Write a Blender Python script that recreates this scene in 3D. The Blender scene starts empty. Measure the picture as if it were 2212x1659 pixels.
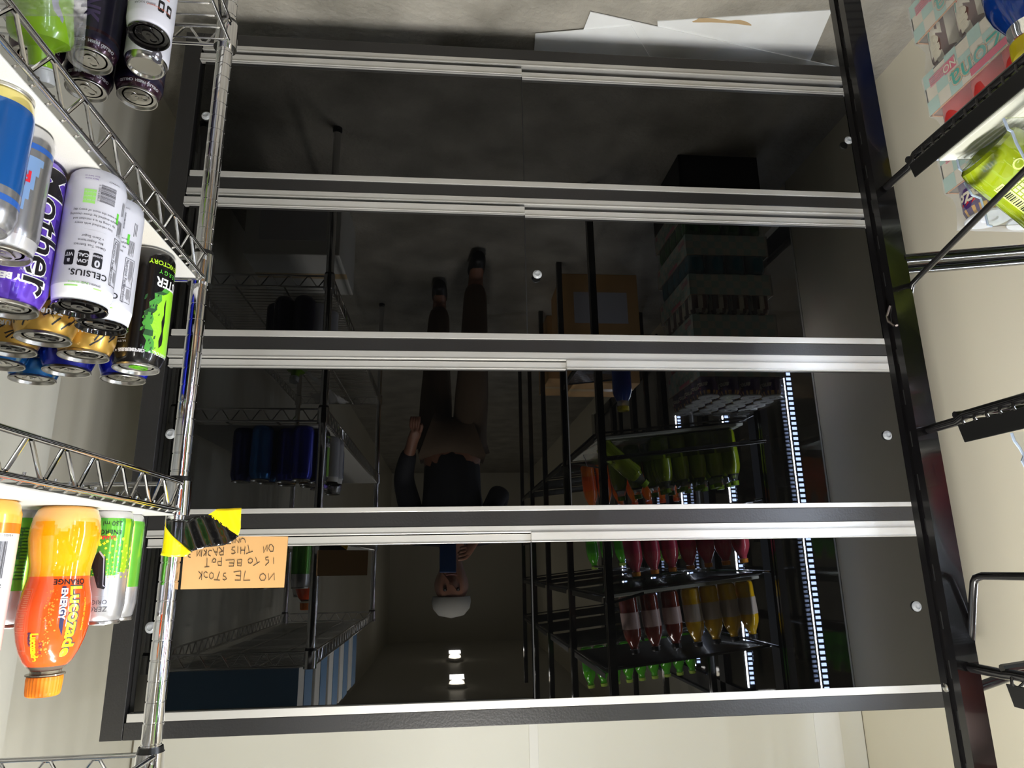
import bpy, bmesh, math, random
from math import sin, cos, pi, atan2, sqrt, radians
from mathutils import Vector, Matrix

S = bpy.context.scene
COL = S.collection
H = 1.45                      # lens height above the floor
# ------------------------------------------------------------------ camera
FPX = 1470.45
YAW, PITCH, ROLL = 0.0961625634, -0.256340735, -0.0179169316
_f = Vector((-sin(YAW) * cos(PITCH), cos(YAW) * cos(PITCH), sin(PITCH)))
_r0 = Vector((cos(YAW), sin(YAW), 0)); _u0 = _r0.cross(_f)
_r = _r0 * cos(ROLL) + _u0 * sin(ROLL); _u = _r.cross(_f)
cam_d = bpy.data.cameras.new('camera'); cam = bpy.data.objects.new('camera', cam_d)
COL.objects.link(cam); S.camera = cam
cam_d.sensor_width = 36.0; cam_d.sensor_fit = 'HORIZONTAL'
cam_d.lens = FPX / 2212 * 36.0
cam_d.clip_start = 0.02
# the phone was held upside down: the picture is turned by 180 degrees
M = Matrix.Identity(4)
for i in range(3):
    M[i][0] = -_r[i]; M[i][1] = -_u[i]; M[i][2] = -_f[i]
M[2][3] = H
cam.matrix_world = M
S.view_settings.view_transform = 'Standard'; S.view_settings.look = 'None'
S.view_settings.gamma = 1.0; S.view_settings.use_curve_mapping = False
S.view_settings.exposure = 0.0
# ------------------------------------------------------------------ world and lights
W = bpy.data.worlds.new('world'); S.world = W; W.use_nodes = True
W.node_tree.nodes['Background'].inputs[0].default_value = (0.8, 0.82, 0.9, 1)
W.node_tree.nodes['Background'].inputs[1].default_value = 0.05

def area(name, loc, size, size_y, power, color, direction=(0, 0, -1), spread=180):
    d = bpy.data.lights.new(name, 'AREA'); d.shape = 'RECTANGLE'; d.size = size; d.size_y = size_y
    d.energy = power; d.color = color; d.spread = radians(spread)
    o = bpy.data.objects.new(name, d); COL.objects.link(o); o.location = loc
    o.rotation_euler = Vector(direction).to_track_quat('-Z', 'Y').to_euler()
    return o
WARM = (1.0, 0.975, 0.93); COOL = (0.80, 0.88, 1.0)
area('batten_light', (-0.1, 0.36, 2.55), 0.10, 0.9, 53, WARM)
for yy, pw in ((-2.7, 10), (-4.05, 6), (-6.0, 16)):
    area('bulkhead_light', (-0.1, yy, 2.52), 0.14, 0.3, pw, WARM)
for yy, pw, dy in ((0.775, 15, -.15), (0.19, 10, .3), (-0.43, 9, .3), (-1.08, 9, .3), (-1.78, 9, .3)):
    area('led_strip_light', (-1.226, yy + 0.014, 1.31), 0.008, 1.3, pw, COOL, (1, dy, 0))

# ------------------------------------------------------------------ pixel helpers (2212 x 1659 frame)
def ray(px, py):
    return _f + (1106 - px) / FPX * _r + (py - 829.5) / FPX * _u
def PX(px, py, X):
    v = ray(px, py); p = v * (X / v.x); return Vector((p.x, p.y, p.z + H))
def PY(px, py, Y):
    v = ray(px, py); p = v * (Y / v.y); return Vector((p.x, p.y, p.z + H))
def PZ(px, py, Z):
    v = ray(px, py); p = v * ((Z - H) / v.z); return Vector((p.x, p.y, Z))

# ------------------------------------------------------------------ materials
def lin(c):
    out = []
    for v in c[:3]:
        v /= 255.0
        out.append(v / 12.92 if v <= 0.04045 else ((v + 0.055) / 1.055) ** 2.4)
    return tuple(out) + (1.0,)
_m = {}
def mat(name, rgb, rough=0.5, metal=0.0, spec=0.5, coat=0.0, trans=0.0, ior=1.5, alpha=1.0, emit=0.0, bump=None, sss=0.0):
    if name in _m: return _m[name]
    m = bpy.data.materials.new(name); m.use_nodes = True
    b = m.node_tree.nodes['Principled BSDF']; I = b.inputs
    I['Base Color'].default_value = lin(rgb); I['Roughness'].default_value = rough
    I['Metallic'].default_value = metal; I['Specular IOR Level'].default_value = spec
    I['Coat Weight'].default_value = coat; I['Coat Roughness'].default_value = 0.05
    I['Transmission Weight'].default_value = trans; I['IOR'].default_value = ior
    I['Alpha'].default_value = alpha
    if sss: I['Subsurface Weight'].default_value = sss; I['Subsurface Radius'].default_value = (0.01, 0.01, 0.01)
    if emit:
        I['Emission Color'].default_value = lin(rgb); I['Emission Strength'].default_value = emit
    if bump:
        sc, st, det = bump
        nt = m.node_tree; tc = nt.nodes.new('ShaderNodeTexCoord')
        n = nt.nodes.new('ShaderNodeTexNoise'); n.inputs['Scale'].default_value = sc; n.inputs['Detail'].default_value = det
        bp = nt.nodes.new('ShaderNodeBump'); bp.inputs['Strength'].default_value = st; bp.inputs['Distance'].default_value = 0.01
        nt.links.new(tc.outputs['Object'], n.inputs['Vector']); nt.links.new(n.outputs['Fac'], bp.inputs['Height'])
        nt.links.new(bp.outputs['Normal'], I['Normal'])
    _m[name] = m
    return m
def mottle(m, c1, c2, scale=3.0, lo=0.35, hi=0.65, detail=6, stretch=None):
    """procedural colour mottling between two tones of the same surface"""
    nt = m.node_tree; b = nt.nodes['Principled BSDF']
    tc = nt.nodes.new('ShaderNodeTexCoord'); n = nt.nodes.new('ShaderNodeTexNoise')
    n.inputs['Scale'].default_value = scale; n.inputs['Detail'].default_value = detail
    cr = nt.nodes.new('ShaderNodeValToRGB')
    cr.color_ramp.elements[0].position = lo; cr.color_ramp.elements[1].position = hi
    cr.color_ramp.elements[0].color = lin(c1); cr.color_ramp.elements[1].color = lin(c2)
    if stretch:
        mp = nt.nodes.new('ShaderNodeMapping'); mp.inputs['Scale'].default_value = stretch
        nt.links.new(tc.outputs['Object'], mp.inputs['Vector']); nt.links.new(mp.outputs['Vector'], n.inputs['Vector'])
    else:
        nt.links.new(tc.outputs['Object'], n.inputs['Vector'])
    nt.links.new(n.outputs['Fac'], cr.inputs['Fac']); nt.links.new(cr.outputs['Color'], b.inputs['Base Color'])
    return m

WALL = mottle(mat('cream_wall_panel', (238, 231, 210), 0.42, spec=0.4), (240, 233, 212), (234, 227, 205), 1.2, 0.3, 0.7, 4, (1, 1, .25))
WALLW = mottle(mat('white_wall_panel', (224, 221, 208), 0.38, spec=0.4), (228, 225, 212), (216, 212, 198), 1.6, 0.3, 0.7, 5, (1, 1, .12))
nt = WALLW.node_tree; tc = nt.nodes.new('ShaderNodeTexCoord'); wv = nt.nodes.new('ShaderNodeTexWave'); wv.bands_direction = 'Y'; wv.inputs['Scale'].default_value = 3.4; wv.inputs['Distortion'].default_value = .4
bp = nt.nodes.new('ShaderNodeBump'); bp.inputs['Strength'].default_value = .35; bp.inputs['Distance'].default_value = .004
nt.links.new(tc.outputs['Object'], wv.inputs['Vector']); nt.links.new(wv.outputs['Fac'], bp.inputs['Height']); nt.links.new(bp.outputs['Normal'], nt.nodes['Principled BSDF'].inputs['Normal'])
WALLB = mottle(mat('back_wall_panel', (228, 226, 214), 0.42, spec=0.4), (230, 228, 216), (225, 222, 209), 1.2, 0.3, 0.7, 4, (1, 1, .25))
TRIM = mat('white_joint_trim', (232, 230, 222), 0.35)
CONC = mat('concrete_floor', (150, 146, 136), 0.75, bump=(60, 0.5, 8))
mottle(CONC, (128, 124, 114), (176, 171, 160), 5, 0.3, 0.72, 14)
CEIL = mat('ceiling_panel', (226, 224, 216), 0.4)
BLK = mat('black_painted_metal', (26, 25, 25), 0.38, spec=0.5)
BLKF = mat('cabinet_grey_black_laminate', (34, 33, 33), 0.33, spec=0.6, bump=(220, 0.05, 3))
RECESS = mat('dark_door_channel', (8, 8, 8), 0.6)
GLASS_BLK = mat('black_glass', (3, 3, 3), 0.012, spec=0.5, ior=1.5)
GLASS_BLK.node_tree.nodes['Principled BSDF'].inputs['Specular IOR Level'].default_value = 0.62
ALU = mat('brushed_aluminium', (200, 198, 193), 0.42, metal=0.55, spec=0.5)
ALU2 = mat('silver_door_profile', (206, 204, 199), 0.38, metal=0.5, spec=0.5)
CLEARP = mat('clear_rubber', (225, 228, 230), 0.15, trans=0.6, ior=1.4)
CHROME = mat('chrome', (222, 222, 224), 0.07, metal=1.0)
CHROME2 = mat('dull_chrome', (205, 204, 200), 0.22, metal=1.0)
SLEEVE = mat('black_plastic_sleeve', (14, 14, 14), 0.35)
LINER = mat('white_shelf_liner', (184, 183, 178), 0.5, bump=(900, 0.12, 2), sss=0.0)
LINEREDGE = mat('liner_edge', (214, 214, 212), 0.25)
CARD = mat('brown_cardboard', (196, 152, 96), 0.85)
mottle(CARD, (191, 146, 90), (206, 163, 108), 6, 0.3, 0.7, 5, (1, 1, .08))
CARDE = mat('cardboard_edge', (160, 120, 74), 0.9)
INK = mat('pen_ink', (40, 36, 34), 0.7)
YEL = mat('yellow_tape', (247, 218, 16), 0.28, spec=0.5)
BTAPE = mat('black_tape', (12, 12, 12), 0.14, spec=0.7, bump=(30, 0.16, 2))
SHEET = mat('white_board_sheet', (230, 232, 232), 0.35)
mottle(SHEET, (232, 234, 234), (222, 223, 220), 7, 0.4, 0.75, 4)
STAIN = mat('brown_stain', (186, 160, 122), 0.8)
SIL = mat('can_aluminium', (205, 204, 203), 0.24, metal=1.0)
SILD = mat('lid_aluminium', (196, 193, 187), 0.28, metal=1.0)
BLID = mat('black_lid', (16, 15, 15), 0.14, metal=0.3, coat=0.6)
WMAT = mat('matte_white_can_print', (196, 196, 205), 0.36, spec=0.5)
WHITE = mat('white_print', (240, 240, 240), 0.4)
LGREY = mat('light_grey_print', (178, 178, 182), 0.4)
BLACKP = mat('black_print', (18, 17, 22), 0.35)
DGREY = mat('dark_grey_print', (70, 68, 74), 0.4)
REDP = mat('red_print', (205, 34, 50), 0.35)
ORP = mat('orange_print', (244, 96, 30), 0.35)
YELP = mat('yellow_print', (236, 206, 30), 0.35)
LIMEP = mat('lime_print', (168, 214, 40), 0.3)
GRNP = mat('green_print', (92, 190, 60), 0.3)
DGRNP = mat('dark_green_print', (24, 84, 34), 0.35)
CHART = mat('chartreuse_print', (152, 214, 110), 0.35)
def canpaint(n, rgb, metal=0.35, rough=0.22): return mat(n, rgb, rough, metal=metal, coat=0.5)

# ------------------------------------------------------------------ mesh builder
class MB:
    def __init__(s): s.v = []; s.f = []; s.m = []
    def add(s, vs, fs, mi=0):
        n = len(s.v); s.v += [tuple(p) for p in vs]
        s.f += [tuple(i + n for i in f) for f in fs]; s.m += [mi] * len(fs); return s
    def box(s, x0, x1, y0, y1, z0, z1, mi=0):
        v = [(x, y, z) for z in (z0, z1) for y in (y0, y1) for x in (x0, x1)]
        return s.add(v, [(0, 2, 3, 1), (4, 5, 7, 6), (0, 1, 5, 4), (2, 6, 7, 3), (0, 4, 6, 2), (1, 3, 7, 5)], mi)
    def obox(s, c, ax, ay, az, mi=0):
        c = Vector(c); ax, ay, az = Vector(ax), Vector(ay), Vector(az)
        v = [c + ax * i + ay * j + az * k for k in (-1, 1) for j in (-1, 1) for i in (-1, 1)]
        return s.add(v, [(0, 2, 3, 1), (4, 5, 7, 6), (0, 1, 5, 4), (2, 6, 7, 3), (0, 4, 6, 2), (1, 3, 7, 5)], mi)
    def tube(s, pts, r, n=10, mi=0, cap=True):
        P = [Vector(p) for p in pts]; rings = []; T = []
        for i in range(len(P)):
            if i == 0: t = P[1] - P[0]
            elif i == len(P) - 1: t = P[-1] - P[-2]
            else: t = (P[i + 1] - P[i]).normalized() + (P[i] - P[i - 1]).normalized()
            T.append(t.normalized())
        up = Vector((0, 0, 1)) if abs(T[0].z) < 0.9 else Vector((1, 0, 0))
        a = T[0].cross(up).normalized()
        vs = []; fs = []
        for i, p in enumerate(P):
            a = (a - T[i] * a.dot(T[i])).normalized(); b = T[i].cross(a)
            rr = r[i] if isinstance(r, (list, tuple)) else r
            for k in range(n):
                q = 2 * pi * k / n; vs.append(p + a * (cos(q) * rr) + b * (sin(q) * rr))
        for i in range(len(P) - 1):
            for k in range(n):
                k2 = (k + 1) % n; fs.append((i * n + k, i * n + k2, (i + 1) * n + k2, (i + 1) * n + k))
        if cap: fs.append(tuple(range(n - 1, -1, -1))); fs.append(tuple((len(P) - 1) * n + k for k in range(n)))
        return s.add(vs, fs, mi)
    def lathe(s, prof, n=48, mi=0, mf=None, c=(0, 0)):
        """prof: (radius, z) pairs; mf(phi, z) -> material index"""
        vs = []; fs = []; ms = []
        for (rr, z) in prof:
            for k in range(n):
                q = 2 * pi * k / n; vs.append((c[0] + rr * sin(q), c[1] - rr * cos(q), z))
        for i in range(len(prof) - 1):
            for k in range(n):
                k2 = (k + 1) % n; fs.append((i * n + k, i * n + k2, (i + 1) * n + k2, (i + 1) * n + k))
                ph = 2 * pi * (k + .5) / n; ph = ph - 2 * pi if ph > pi else ph
                ms.append(mf(ph, (prof[i][1] + prof[i + 1][1]) / 2) if mf else mi)
        if prof[0][0] > 1e-5: fs.append(tuple(range(n - 1, -1, -1))); ms.append(ms[0])
        if prof[-1][0] > 1e-5: fs.append(tuple((len(prof) - 1) * n + k for k in range(n))); ms.append(ms[-1])
        b = len(s.v); s.v += vs; s.f += [tuple(i + b for i in f) for f in fs]; s.m += ms
        return s
    def mesh(s, name, mats, smooth=False, bevel=0):
        me = bpy.data.meshes.new(name); me.from_pydata(s.v, [], s.f)
        for m in (mats if isinstance(mats, (list, tuple)) else [mats]): me.materials.append(m)
        me.polygons.foreach_set('material_index', s.m)
        bm = bmesh.new(); bm.from_mesh(me)
        bmesh.ops.recalc_face_normals(bm, faces=bm.faces); bm.to_mesh(me); bm.free()
        if smooth:
            me.polygons.foreach_set('use_smooth', [True] * len(me.polygons))
            me.set_sharp_from_angle(angle=radians(38))
        me.update(); return me
    def build(s, name, mats, parent=None, smooth=False, bevel=0, loc=None):
        o = bpy.data.objects.new(name, s.mesh(name, mats, smooth)); COL.objects.link(o)
        if parent: o.parent = parent
        if loc is not None: o.location = loc
        if bevel:
            md = o.modifiers.new('bevel', 'BEVEL'); md.width = bevel; md.segments = 2; md.limit_method = 'ANGLE'
        return o

def tag(o, label=None, cat=None, group=None, kind=None):
    if label: o['label'] = label
    if cat: o['category'] = cat
    if group: o['group'] = group
    if kind: o['kind'] = kind
    return o
def thing(name, label, cat, loc=(0, 0, 0), rz=0.0, group=None):
    o = bpy.data.objects.new(name, None); COL.objects.link(o); o.location = loc; o.rotation_euler = (0, 0, rz)
    o.empty_display_size = 0.05
    return tag(o, label, cat, group)
def struct(o): o['kind'] = 'structure'; return o
def copy_tree(o, parent=None):
    c = o.copy(); COL.objects.link(c)
    if parent: c.parent = parent
    for ch in list(o.children): copy_tree(ch, c)
    return c

# ------------------------------------------------------------------ lettering
_tc = {}
def text_tris(s, size, bold=0.0, shear=0.0, space=1.0):
    k = (s, size, bold, shear, space)
    if k in _tc: return _tc[k]
    cu = bpy.data.curves.new('t', 'FONT'); cu.body = s; cu.size = size; cu.offset = bold; cu.shear = shear
    cu.space_character = space; cu.align_x = 'CENTER'; cu.align_y = 'CENTER'; cu.resolution_u = 3
    ob = bpy.data.objects.new('t', cu); COL.objects.link(ob)
    bpy.context.view_layer.update()
    me = bpy.data.meshes.new_from_object(ob.evaluated_get(bpy.context.evaluated_depsgraph_get()))
    bm = bmesh.new(); bm.from_mesh(me); bmesh.ops.triangulate(bm, faces=bm.faces)
    for _ in range(3):
        e = [x for x in bm.edges if x.calc_length() > 0.005]
        if not e: break
        bmesh.ops.subdivide_edges(bm, edges=e, cuts=1); bmesh.ops.triangulate(bm, faces=bm.faces)
    bm.verts.ensure_lookup_table()
    res = ([(v.co.x, v.co.y) for v in bm.verts], [tuple(v.index for v in f.verts) for f in bm.faces])
    bm.free(); bpy.data.objects.remove(ob); bpy.data.curves.remove(cu); bpy.data.meshes.remove(me)
    _tc[k] = res; return res

class Label:
    """collects print wrapped on a cylinder of radius fn(z); angle 0 faces local -Y, positive towards +X"""
    def __init__(s, rad): s.rad = rad if callable(rad) else (lambda z: rad); s.mb = MB(); s.mats = []
    def mi(s, m):
        if m not in s.mats: s.mats.append(m)
        return s.mats.index(m)
    def pt(s, a, z, lift): r = s.rad(z) + lift; return (r * sin(a), -r * cos(a), z)
    def text(s, t, size, a, z, m, vert=False, bold=0.0, lift=0.0003, shear=0.0, flip=False, space=1.0, sx=1.0):
        vs, fs = text_tris(t, size, bold, shear, space); r0 = s.rad(z); out = []
        for (u, v) in vs:
            u *= sx
            if flip: u, v = -u, -v
            if vert: u, v = -v, u
            out.append(s.pt(a + u / r0, z + v, lift))
        s.mb.add(out, fs, s.mi(m)); return s
    def poly(s, pts, m, lift=0.00015, n=None):
        """pts: list of (angle, z) outline, convex or a strip; triangulated with subdivision"""
        bm = bmesh.new(); vv = [bm.verts.new((p[0] * .03, p[1], 0)) for p in pts]; bm.faces.new(vv)
        bmesh.ops.triangulate(bm, faces=bm.faces)
        for _ in range(4):
            e = [x for x in bm.edges if x.calc_length() > 0.005]
            if not e: break
            bmesh.ops.subdivide_edges(bm, edges=e, cuts=1); bmesh.ops.triangulate(bm, faces=bm.faces)
        bm.verts.ensure_lookup_table()
        s.mb.add([s.pt(v.co.x / .03, v.co.y, lift) for v in bm.verts], [tuple(v.index for v in f.verts) for f in bm.faces], s.mi(m)); bm.free()
        return s
    def rect(s, a0, a1, z0, z1, m, lift=0.00015): return s.poly([(a0, z0), (a1, z0), (a1, z1), (a0, z1)], m, lift)
    def frame(s, a0, a1, z0, z1, m, w=0.0006, lift=0.0002):
        r = s.rad((z0 + z1) / 2)
        s.rect(a0, a1, z0, z0 + w, m, lift); s.rect(a0, a1, z1 - w, z1, m, lift)
        s.rect(a0, a0 + w / r, z0, z1, m, lift); s.rect(a1 - w / r, a1, z0, z1, m, lift); return s
    def lines(s, a0, a1, z0, z1, n, m, fill=0.45, lift=0.0002, vert=False, jag=0.3, seed=1):
        """rows (or, turned, columns) of small print"""
        R = random.Random(seed)
        for i in range(n):
            if vert:
                a = a0 + (a1 - a0) * (i + .5) / n; w = (a1 - a0) / n * fill / 2
                s.rect(a - w, a + w, z0, z1 - R.random() * jag * (z1 - z0), m, lift)
            else:
                z = z0 + (z1 - z0) * (i + .5) / n; w = (z1 - z0) / n * fill / 2
                s.rect(a0, a1 - R.random() * jag * (a1 - a0), z - w, z + w, m, lift)
        return s
    def barcode(s, a0, a1, z0, z1, m, back=None, n=26, seed=3, ladder=True):
        R = random.Random(seed)
        if back: s.rect(a0 - .05, a1 + .05, z0 - .002, z1 + .002, back, 0.0001)
        t = 0.0
        while t < 1:
            w = R.choice((.008, .014, .02)); 
            if ladder: s.rect(a0, a1, z0 + (z1 - z0) * t, z0 + (z1 - z0) * min(1, t + w), m, 0.0003)
            else: s.rect(a0 + (a1 - a0) * t, a0 + (a1 - a0) * min(1, t + w), z0, z1, m, 0.0003)
            t += w + R.choice((.010, .016, .024))
        return s
    def build(s, name, parent): return s.mb.build(name, s.mats, parent)

# ------------------------------------------------------------------ THE ROOM
XL, XR, YB, YF, ZC = -1.334, 0.911, 2.28, -8.2, 2.62
MB().box(-4.2, XR + .1, YF - .1, YB + .1, -.1, 0).build('floor', CONC); struct(bpy.data.objects['floor'])
struct(MB().box(XL - .1, XR + .1, YF - .1, YB + .1, ZC, ZC + .08).build('ceiling', CEIL))
struct(MB().box(XL - .1, XR + .1, YB, YB + .1, 0, ZC).build('wall_back', WALLB))
struct(MB().box(XR, XR + .1, YF - .1, YB, 0, ZC).build('wall_right', WALLW))
struct(MB().box(XL - .1, XR, YF - .1, YF, 0, ZC).build('wall_front', WALLW))
w = MB().box(XL - .1, XL, .80, YB, 0, ZC)                       # solid cream panel beside the cabinet
w.box(XL - .1, XL, YF, .80, 2.12, ZC).box(XL - .1, XL, YF, .80, 0, .12).box(XL - .1, XL, YF, -3.05, .12, 2.12)
struct(w.build('wall_left', WALL))
# joint strips between the wall panels
def trim(n, x0, x1, y0, y1, z0=0, z1=ZC, m=TRIM): 
    o = struct(MB().box(x0, x1, y0, y1, z0, z1).build('trim_%d' % n, m, bevel=.001)); return o
GAP = mat('dark_panel_joint', (120, 112, 92), 0.8)  # even grey-brown colour of the joint lines in the back corners
trim(1, -.281, -.2525, YB - .003, YB)
trim(2, -1.255, -1.169, YB - .003, YB)
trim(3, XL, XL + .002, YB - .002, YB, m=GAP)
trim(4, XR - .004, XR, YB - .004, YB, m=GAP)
trim(5, XL, XL + .003, .795, .805)
# the sliding-door front of the drinks fridge that the left rack feeds
DOORM = mat('fridge_door_frame', (20, 20, 22), 0.35)
CLR = mat('fridge_glass', (235, 240, 242), 0.02, trans=1.0, ior=1.45)
for i, (a, b) in enumerate(((.80, .19), (.19, -.43), (-.43, -1.08), (-1.08, -1.78), (-1.78, -2.40), (-2.40, -3.05))):
    d = MB().box(XL - .07, XL - .03, b, b + .035, .12, 2.12).box(XL - .07, XL - .03, a - .035, a, .12, 2.12)
    d.box(XL - .07, XL - .03, b, a, .12, .2).box(XL - .07, XL - .03, b, a, 2.04, 2.12)
    o = struct(d.build('door_%d' % (i + 1), DOORM))
    MB().box(XL - .052, XL - .048, b + .035, a - .035, .2, 2.04).build('pane', CLR, o)
# the shop beyond the fridge doors
SHOP = mat('shop_wall_paint', (205, 203, 198), 0.6)
struct(MB().box(-4.2, -4.1, YF, 1.6, 0, 2.6).box(-4.2, XL - .1, 1.5, 1.6, 0, 2.6).box(-4.2, XL - .1, YF - .1, YF, 0, 2.6).build('wall_shop', SHOP))
struct(MB().box(-4.2, XL - .1, YF, 1.6, 2.6, 2.65).build('ceiling_shop', CEIL))
area('shop_light', (-2.6, -.6, 2.58), 1.0, 3.0, 45, (1, .98, .93))
sh = thing('shop_shelving', 'shop display shelving seen through the fridge doors', 'shelving', (-3.4, -.4, 0))
for k, (c, n) in enumerate((((170, 40, 40), 'red'), ((220, 215, 205), 'white'), ((40, 96, 60), 'green'), ((200, 198, 190), 'grey'), ((186, 60, 50), 'crimson'))):
    MB().box(-.25, .25, -1.8, 1.8, .1 + k * .4, .1 + k * .4 + .3).build('product_row', mat('stock_' + n, c, 0.5), sh)
MB().box(-.3, .27, -1.85, 1.85, 0, .08).box(-.3, -.26, -1.85, 1.85, 0, 2.2).build('shelf_frame', mat('shelf_grey', (180, 180, 178), .4, metal=.4), sh)
# lamps on the ceiling
LAMP = mat('lit_diffuser', (255, 246, 226), emit=9.0)
LHOUS = mat('lamp_housing', (225, 225, 222), 0.4)
t = thing('batten_lamp', 'white batten lamp along the aisle ceiling in front of the cabinet', 'lamp', (-.1, .36, ZC))
MB().box(-.06, .06, -.55, .55, -.03, 0).build('housing', LHOUS, t); MB().box(-.04, .04, -.53, .53, -.045, -.03).build('diffuser', LAMP, t)
for k, (yy, sc) in enumerate(((-2.7, .8), (-4.05, .75), (-6.0, 2.0))):
    t = thing('bulkhead_lamp', ('nearest', 'middle', 'farthest and largest')[k] + ' of three bulkhead lamps reflected in the glass doors', 'lamp', (-.1, yy, ZC), group='bulkhead lamps')
    t.scale = (1, sc, 1)
    MB().lathe([(.09, 0), (.095, -.02), (.08, -.04)], 24).build('housing', LHOUS, t, True)
    MB().lathe([(.075, -.041), (.07, -.06), (.045, -.075), (.0001, -.08)], 24).build('diffuser', mat('bulkhead_glow', (255, 244, 222), emit=30.0), t, True)

# ------------------------------------------------------------------ BLACK CABINET WITH SLIDING GLASS DOORS
CX0, CX1, YC = -1.160, 0.684, 1.55
cab = thing('sliding_door_cabinet', 'wide black wall cabinet with four rows of sliding black glass doors', 'cabinet', (0, YC, 0))
def cz(z): return z + H
def cbox(name, x0, x1, y0, y1, z0, z1, m, parent=None, bev=0.0012):
    return MB().box(x0, x1, y0, y1, cz(z0), cz(z1)).build(name, m, parent or cab, bevel=bev)
cbox('body', CX0, CX1, .032, .47, -1.346, .327, BLK)
cbox('frame_stile', .641, CX1, 0, .031, -1.350, .329, BLKF)
cbox('frame_stile', CX0, -1.113, 0, .031, -1.350, .329, BLKF)
cbox('top_rail', -1.1125, .6405, 0.001, .031, .2965, .329, BLKF)
for (z0, z1) in ((-.1125, -.0795), (-.518, -.488), (-.931, -.900)):
    cbox('middle_rail', -1.1125, .6405, 0.001, .031, z0, z1, BLKF)
cbox('plinth_rail', -1.1125, .6405, 0.001, .031, -1.350, -1.3145, BLKF)
for x in (-1.1, .6):
    MB().lathe([(.02, 0), (.02, .1035)], 16, c=(x, .30)).build('foot', BLK, cab)
rows = [(.280, .2960, -.0430, -.0795, -.186, -.0625), (-.1235, -.1128, -.4450, -.4870, -.281, -.4655),
        (-.5340, -.5190, -.8500, -.8990, -.189, -.8790), (-.9470, -.9320, -1.2615, -1.3145, -.190, -1.2950)]
for i, (tz0, tz1, dz1, bz, xs, mid) in enumerate(rows):
    cbox('upper_track', -1.112, .636, -.001, .030, tz0, tz1, ALU, bev=.0008)
    # lower track: a stepped aluminium extrusion
    tr = MB().box(-1.112, .6385, -.001, .031, cz(bz), cz(mid - .0015)).box(-1.112, .6385, -.0035, .002, cz(mid - .0045), cz(mid - .002))
    tr.build('lower_track', ALU, cab, bevel=.0006)
    left_front = i in (2, 3)       # which door of the pair runs in front
    for side in (0, 1):
        front = (side == 1) == left_front
        x0, x1 = (xs, .628) if side == 1 else (-1.106, xs)
        if side == 1 and not left_front: x1 = .628
        yo = -.004 if front else .006
        lap = 0 if front else .03
        if side == 1: x0 -= lap
        else: x1 += lap
        dp = MB().box(x0, x1, yo + .004, yo + .009, cz(dz1), cz(tz0 + .001)).build('door_panel', GLASS_BLK, cab)
        if front: MB().box(xs - .0012, xs + .0012, yo + .003, yo + .0095, cz(dz1), cz(tz0)).build('edge_seal', RECESS, dp)
        dz0 = dz1 - (.0215 if front else .0185)
        if not front:
            x0, x1 = (xs, .636) if side == 1 else (-1.112, xs)
        else:
            x0, x1 = (xs, .640) if side == 1 else (-1.112, xs)
        MB().box(x0, x1, yo - .003, yo + .012, cz(dz0 + .0), cz(dz1)).box(x0, x1, yo - .006, yo + .0, cz(dz1 - .0022), cz(dz1)).build('door_rail', ALU2, dp, bevel=.0008)
cbox('door_channel', .629, .6408, .018, .0315, -1.312, .295, RECESS)
cbox('door_channel', -1.1128, -1.107, .018, .0315, -1.312, .295, RECESS)
for (x, z) in ((.611, -1.0996), (-1.091, -1.1066), (-.217, -.6882), (.611, -.288), (-1.067, -.284), (.608, .117), (-1.072, .1135)):
    b = MB().lathe([(.0105, 0), (.0115, .003), (.0095, .006), (.006, .0075), (.0055, .0045), (.0001, .004)], 24)
    o = b.build('door_bumper', CLEARP, cab, True, loc=(x, -.0005 if z != -.6882 else -.0005, cz(z))); o.rotation_euler = (pi / 2, 0, 0)
    o['label'] = 'clear round door bumper'

# ------------------------------------------------------------------ WHITE BOARDS ON THE FLOOR
def sheet(name, label, pts, z, th=.003, m=SHEET):
    pts = [(p[0] * 1.066, p[1] * 1.066) for p in pts]; n = len(pts); v = [(p[0], p[1], z) for p in pts] + [(p[0], p[1], z + th) for p in pts]
    f = [tuple(range(n - 1, -1, -1)), tuple(range(n, 2 * n))] + [(i, (i + 1) % n, (i + 1) % n + n, i + n) for i in range(n)]
    return tag(MB().add(v, f).build(name, m), label, 'board', 'white boards on the floor')
b2 = sheet('white_board', 'white board with a brown stain at its edge, lying under the black post', [(-.536, 1.434), (-.974, 1.364), (-1.02, 1.58), (-.62, 1.66)], .0005)
MB().add([(1.066 * a_, 1.066 * b_, c_) for a_, b_, c_ in [(-.60 + .02 * sin(a * 2.1) - .11 + .075 * cos(a), 1.425 + .004 * sin(3 * a) + .008 * sin(a) - .004, .0037) for a in [k * 2 * pi / 20 for k in range(20)]]], [tuple(range(20))]).build('stain', STAIN, b2)
sheet('white_board', 'large white board slanting across the other boards under the cabinet', [(-.354, 1.4124), (-.335, 1.60), (-.9, 1.70), (-1.16, 1.57), (-1.1125, 1.5615)], .0040)
sheet('white_board', 'small corner of white board sticking out left-hand under the cabinet beside the dark floor', [(-.2226, 1.494), (-.232, 1.62), (-.6, 1.62), (-.47, 1.447)], .0073, .0025)

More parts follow.
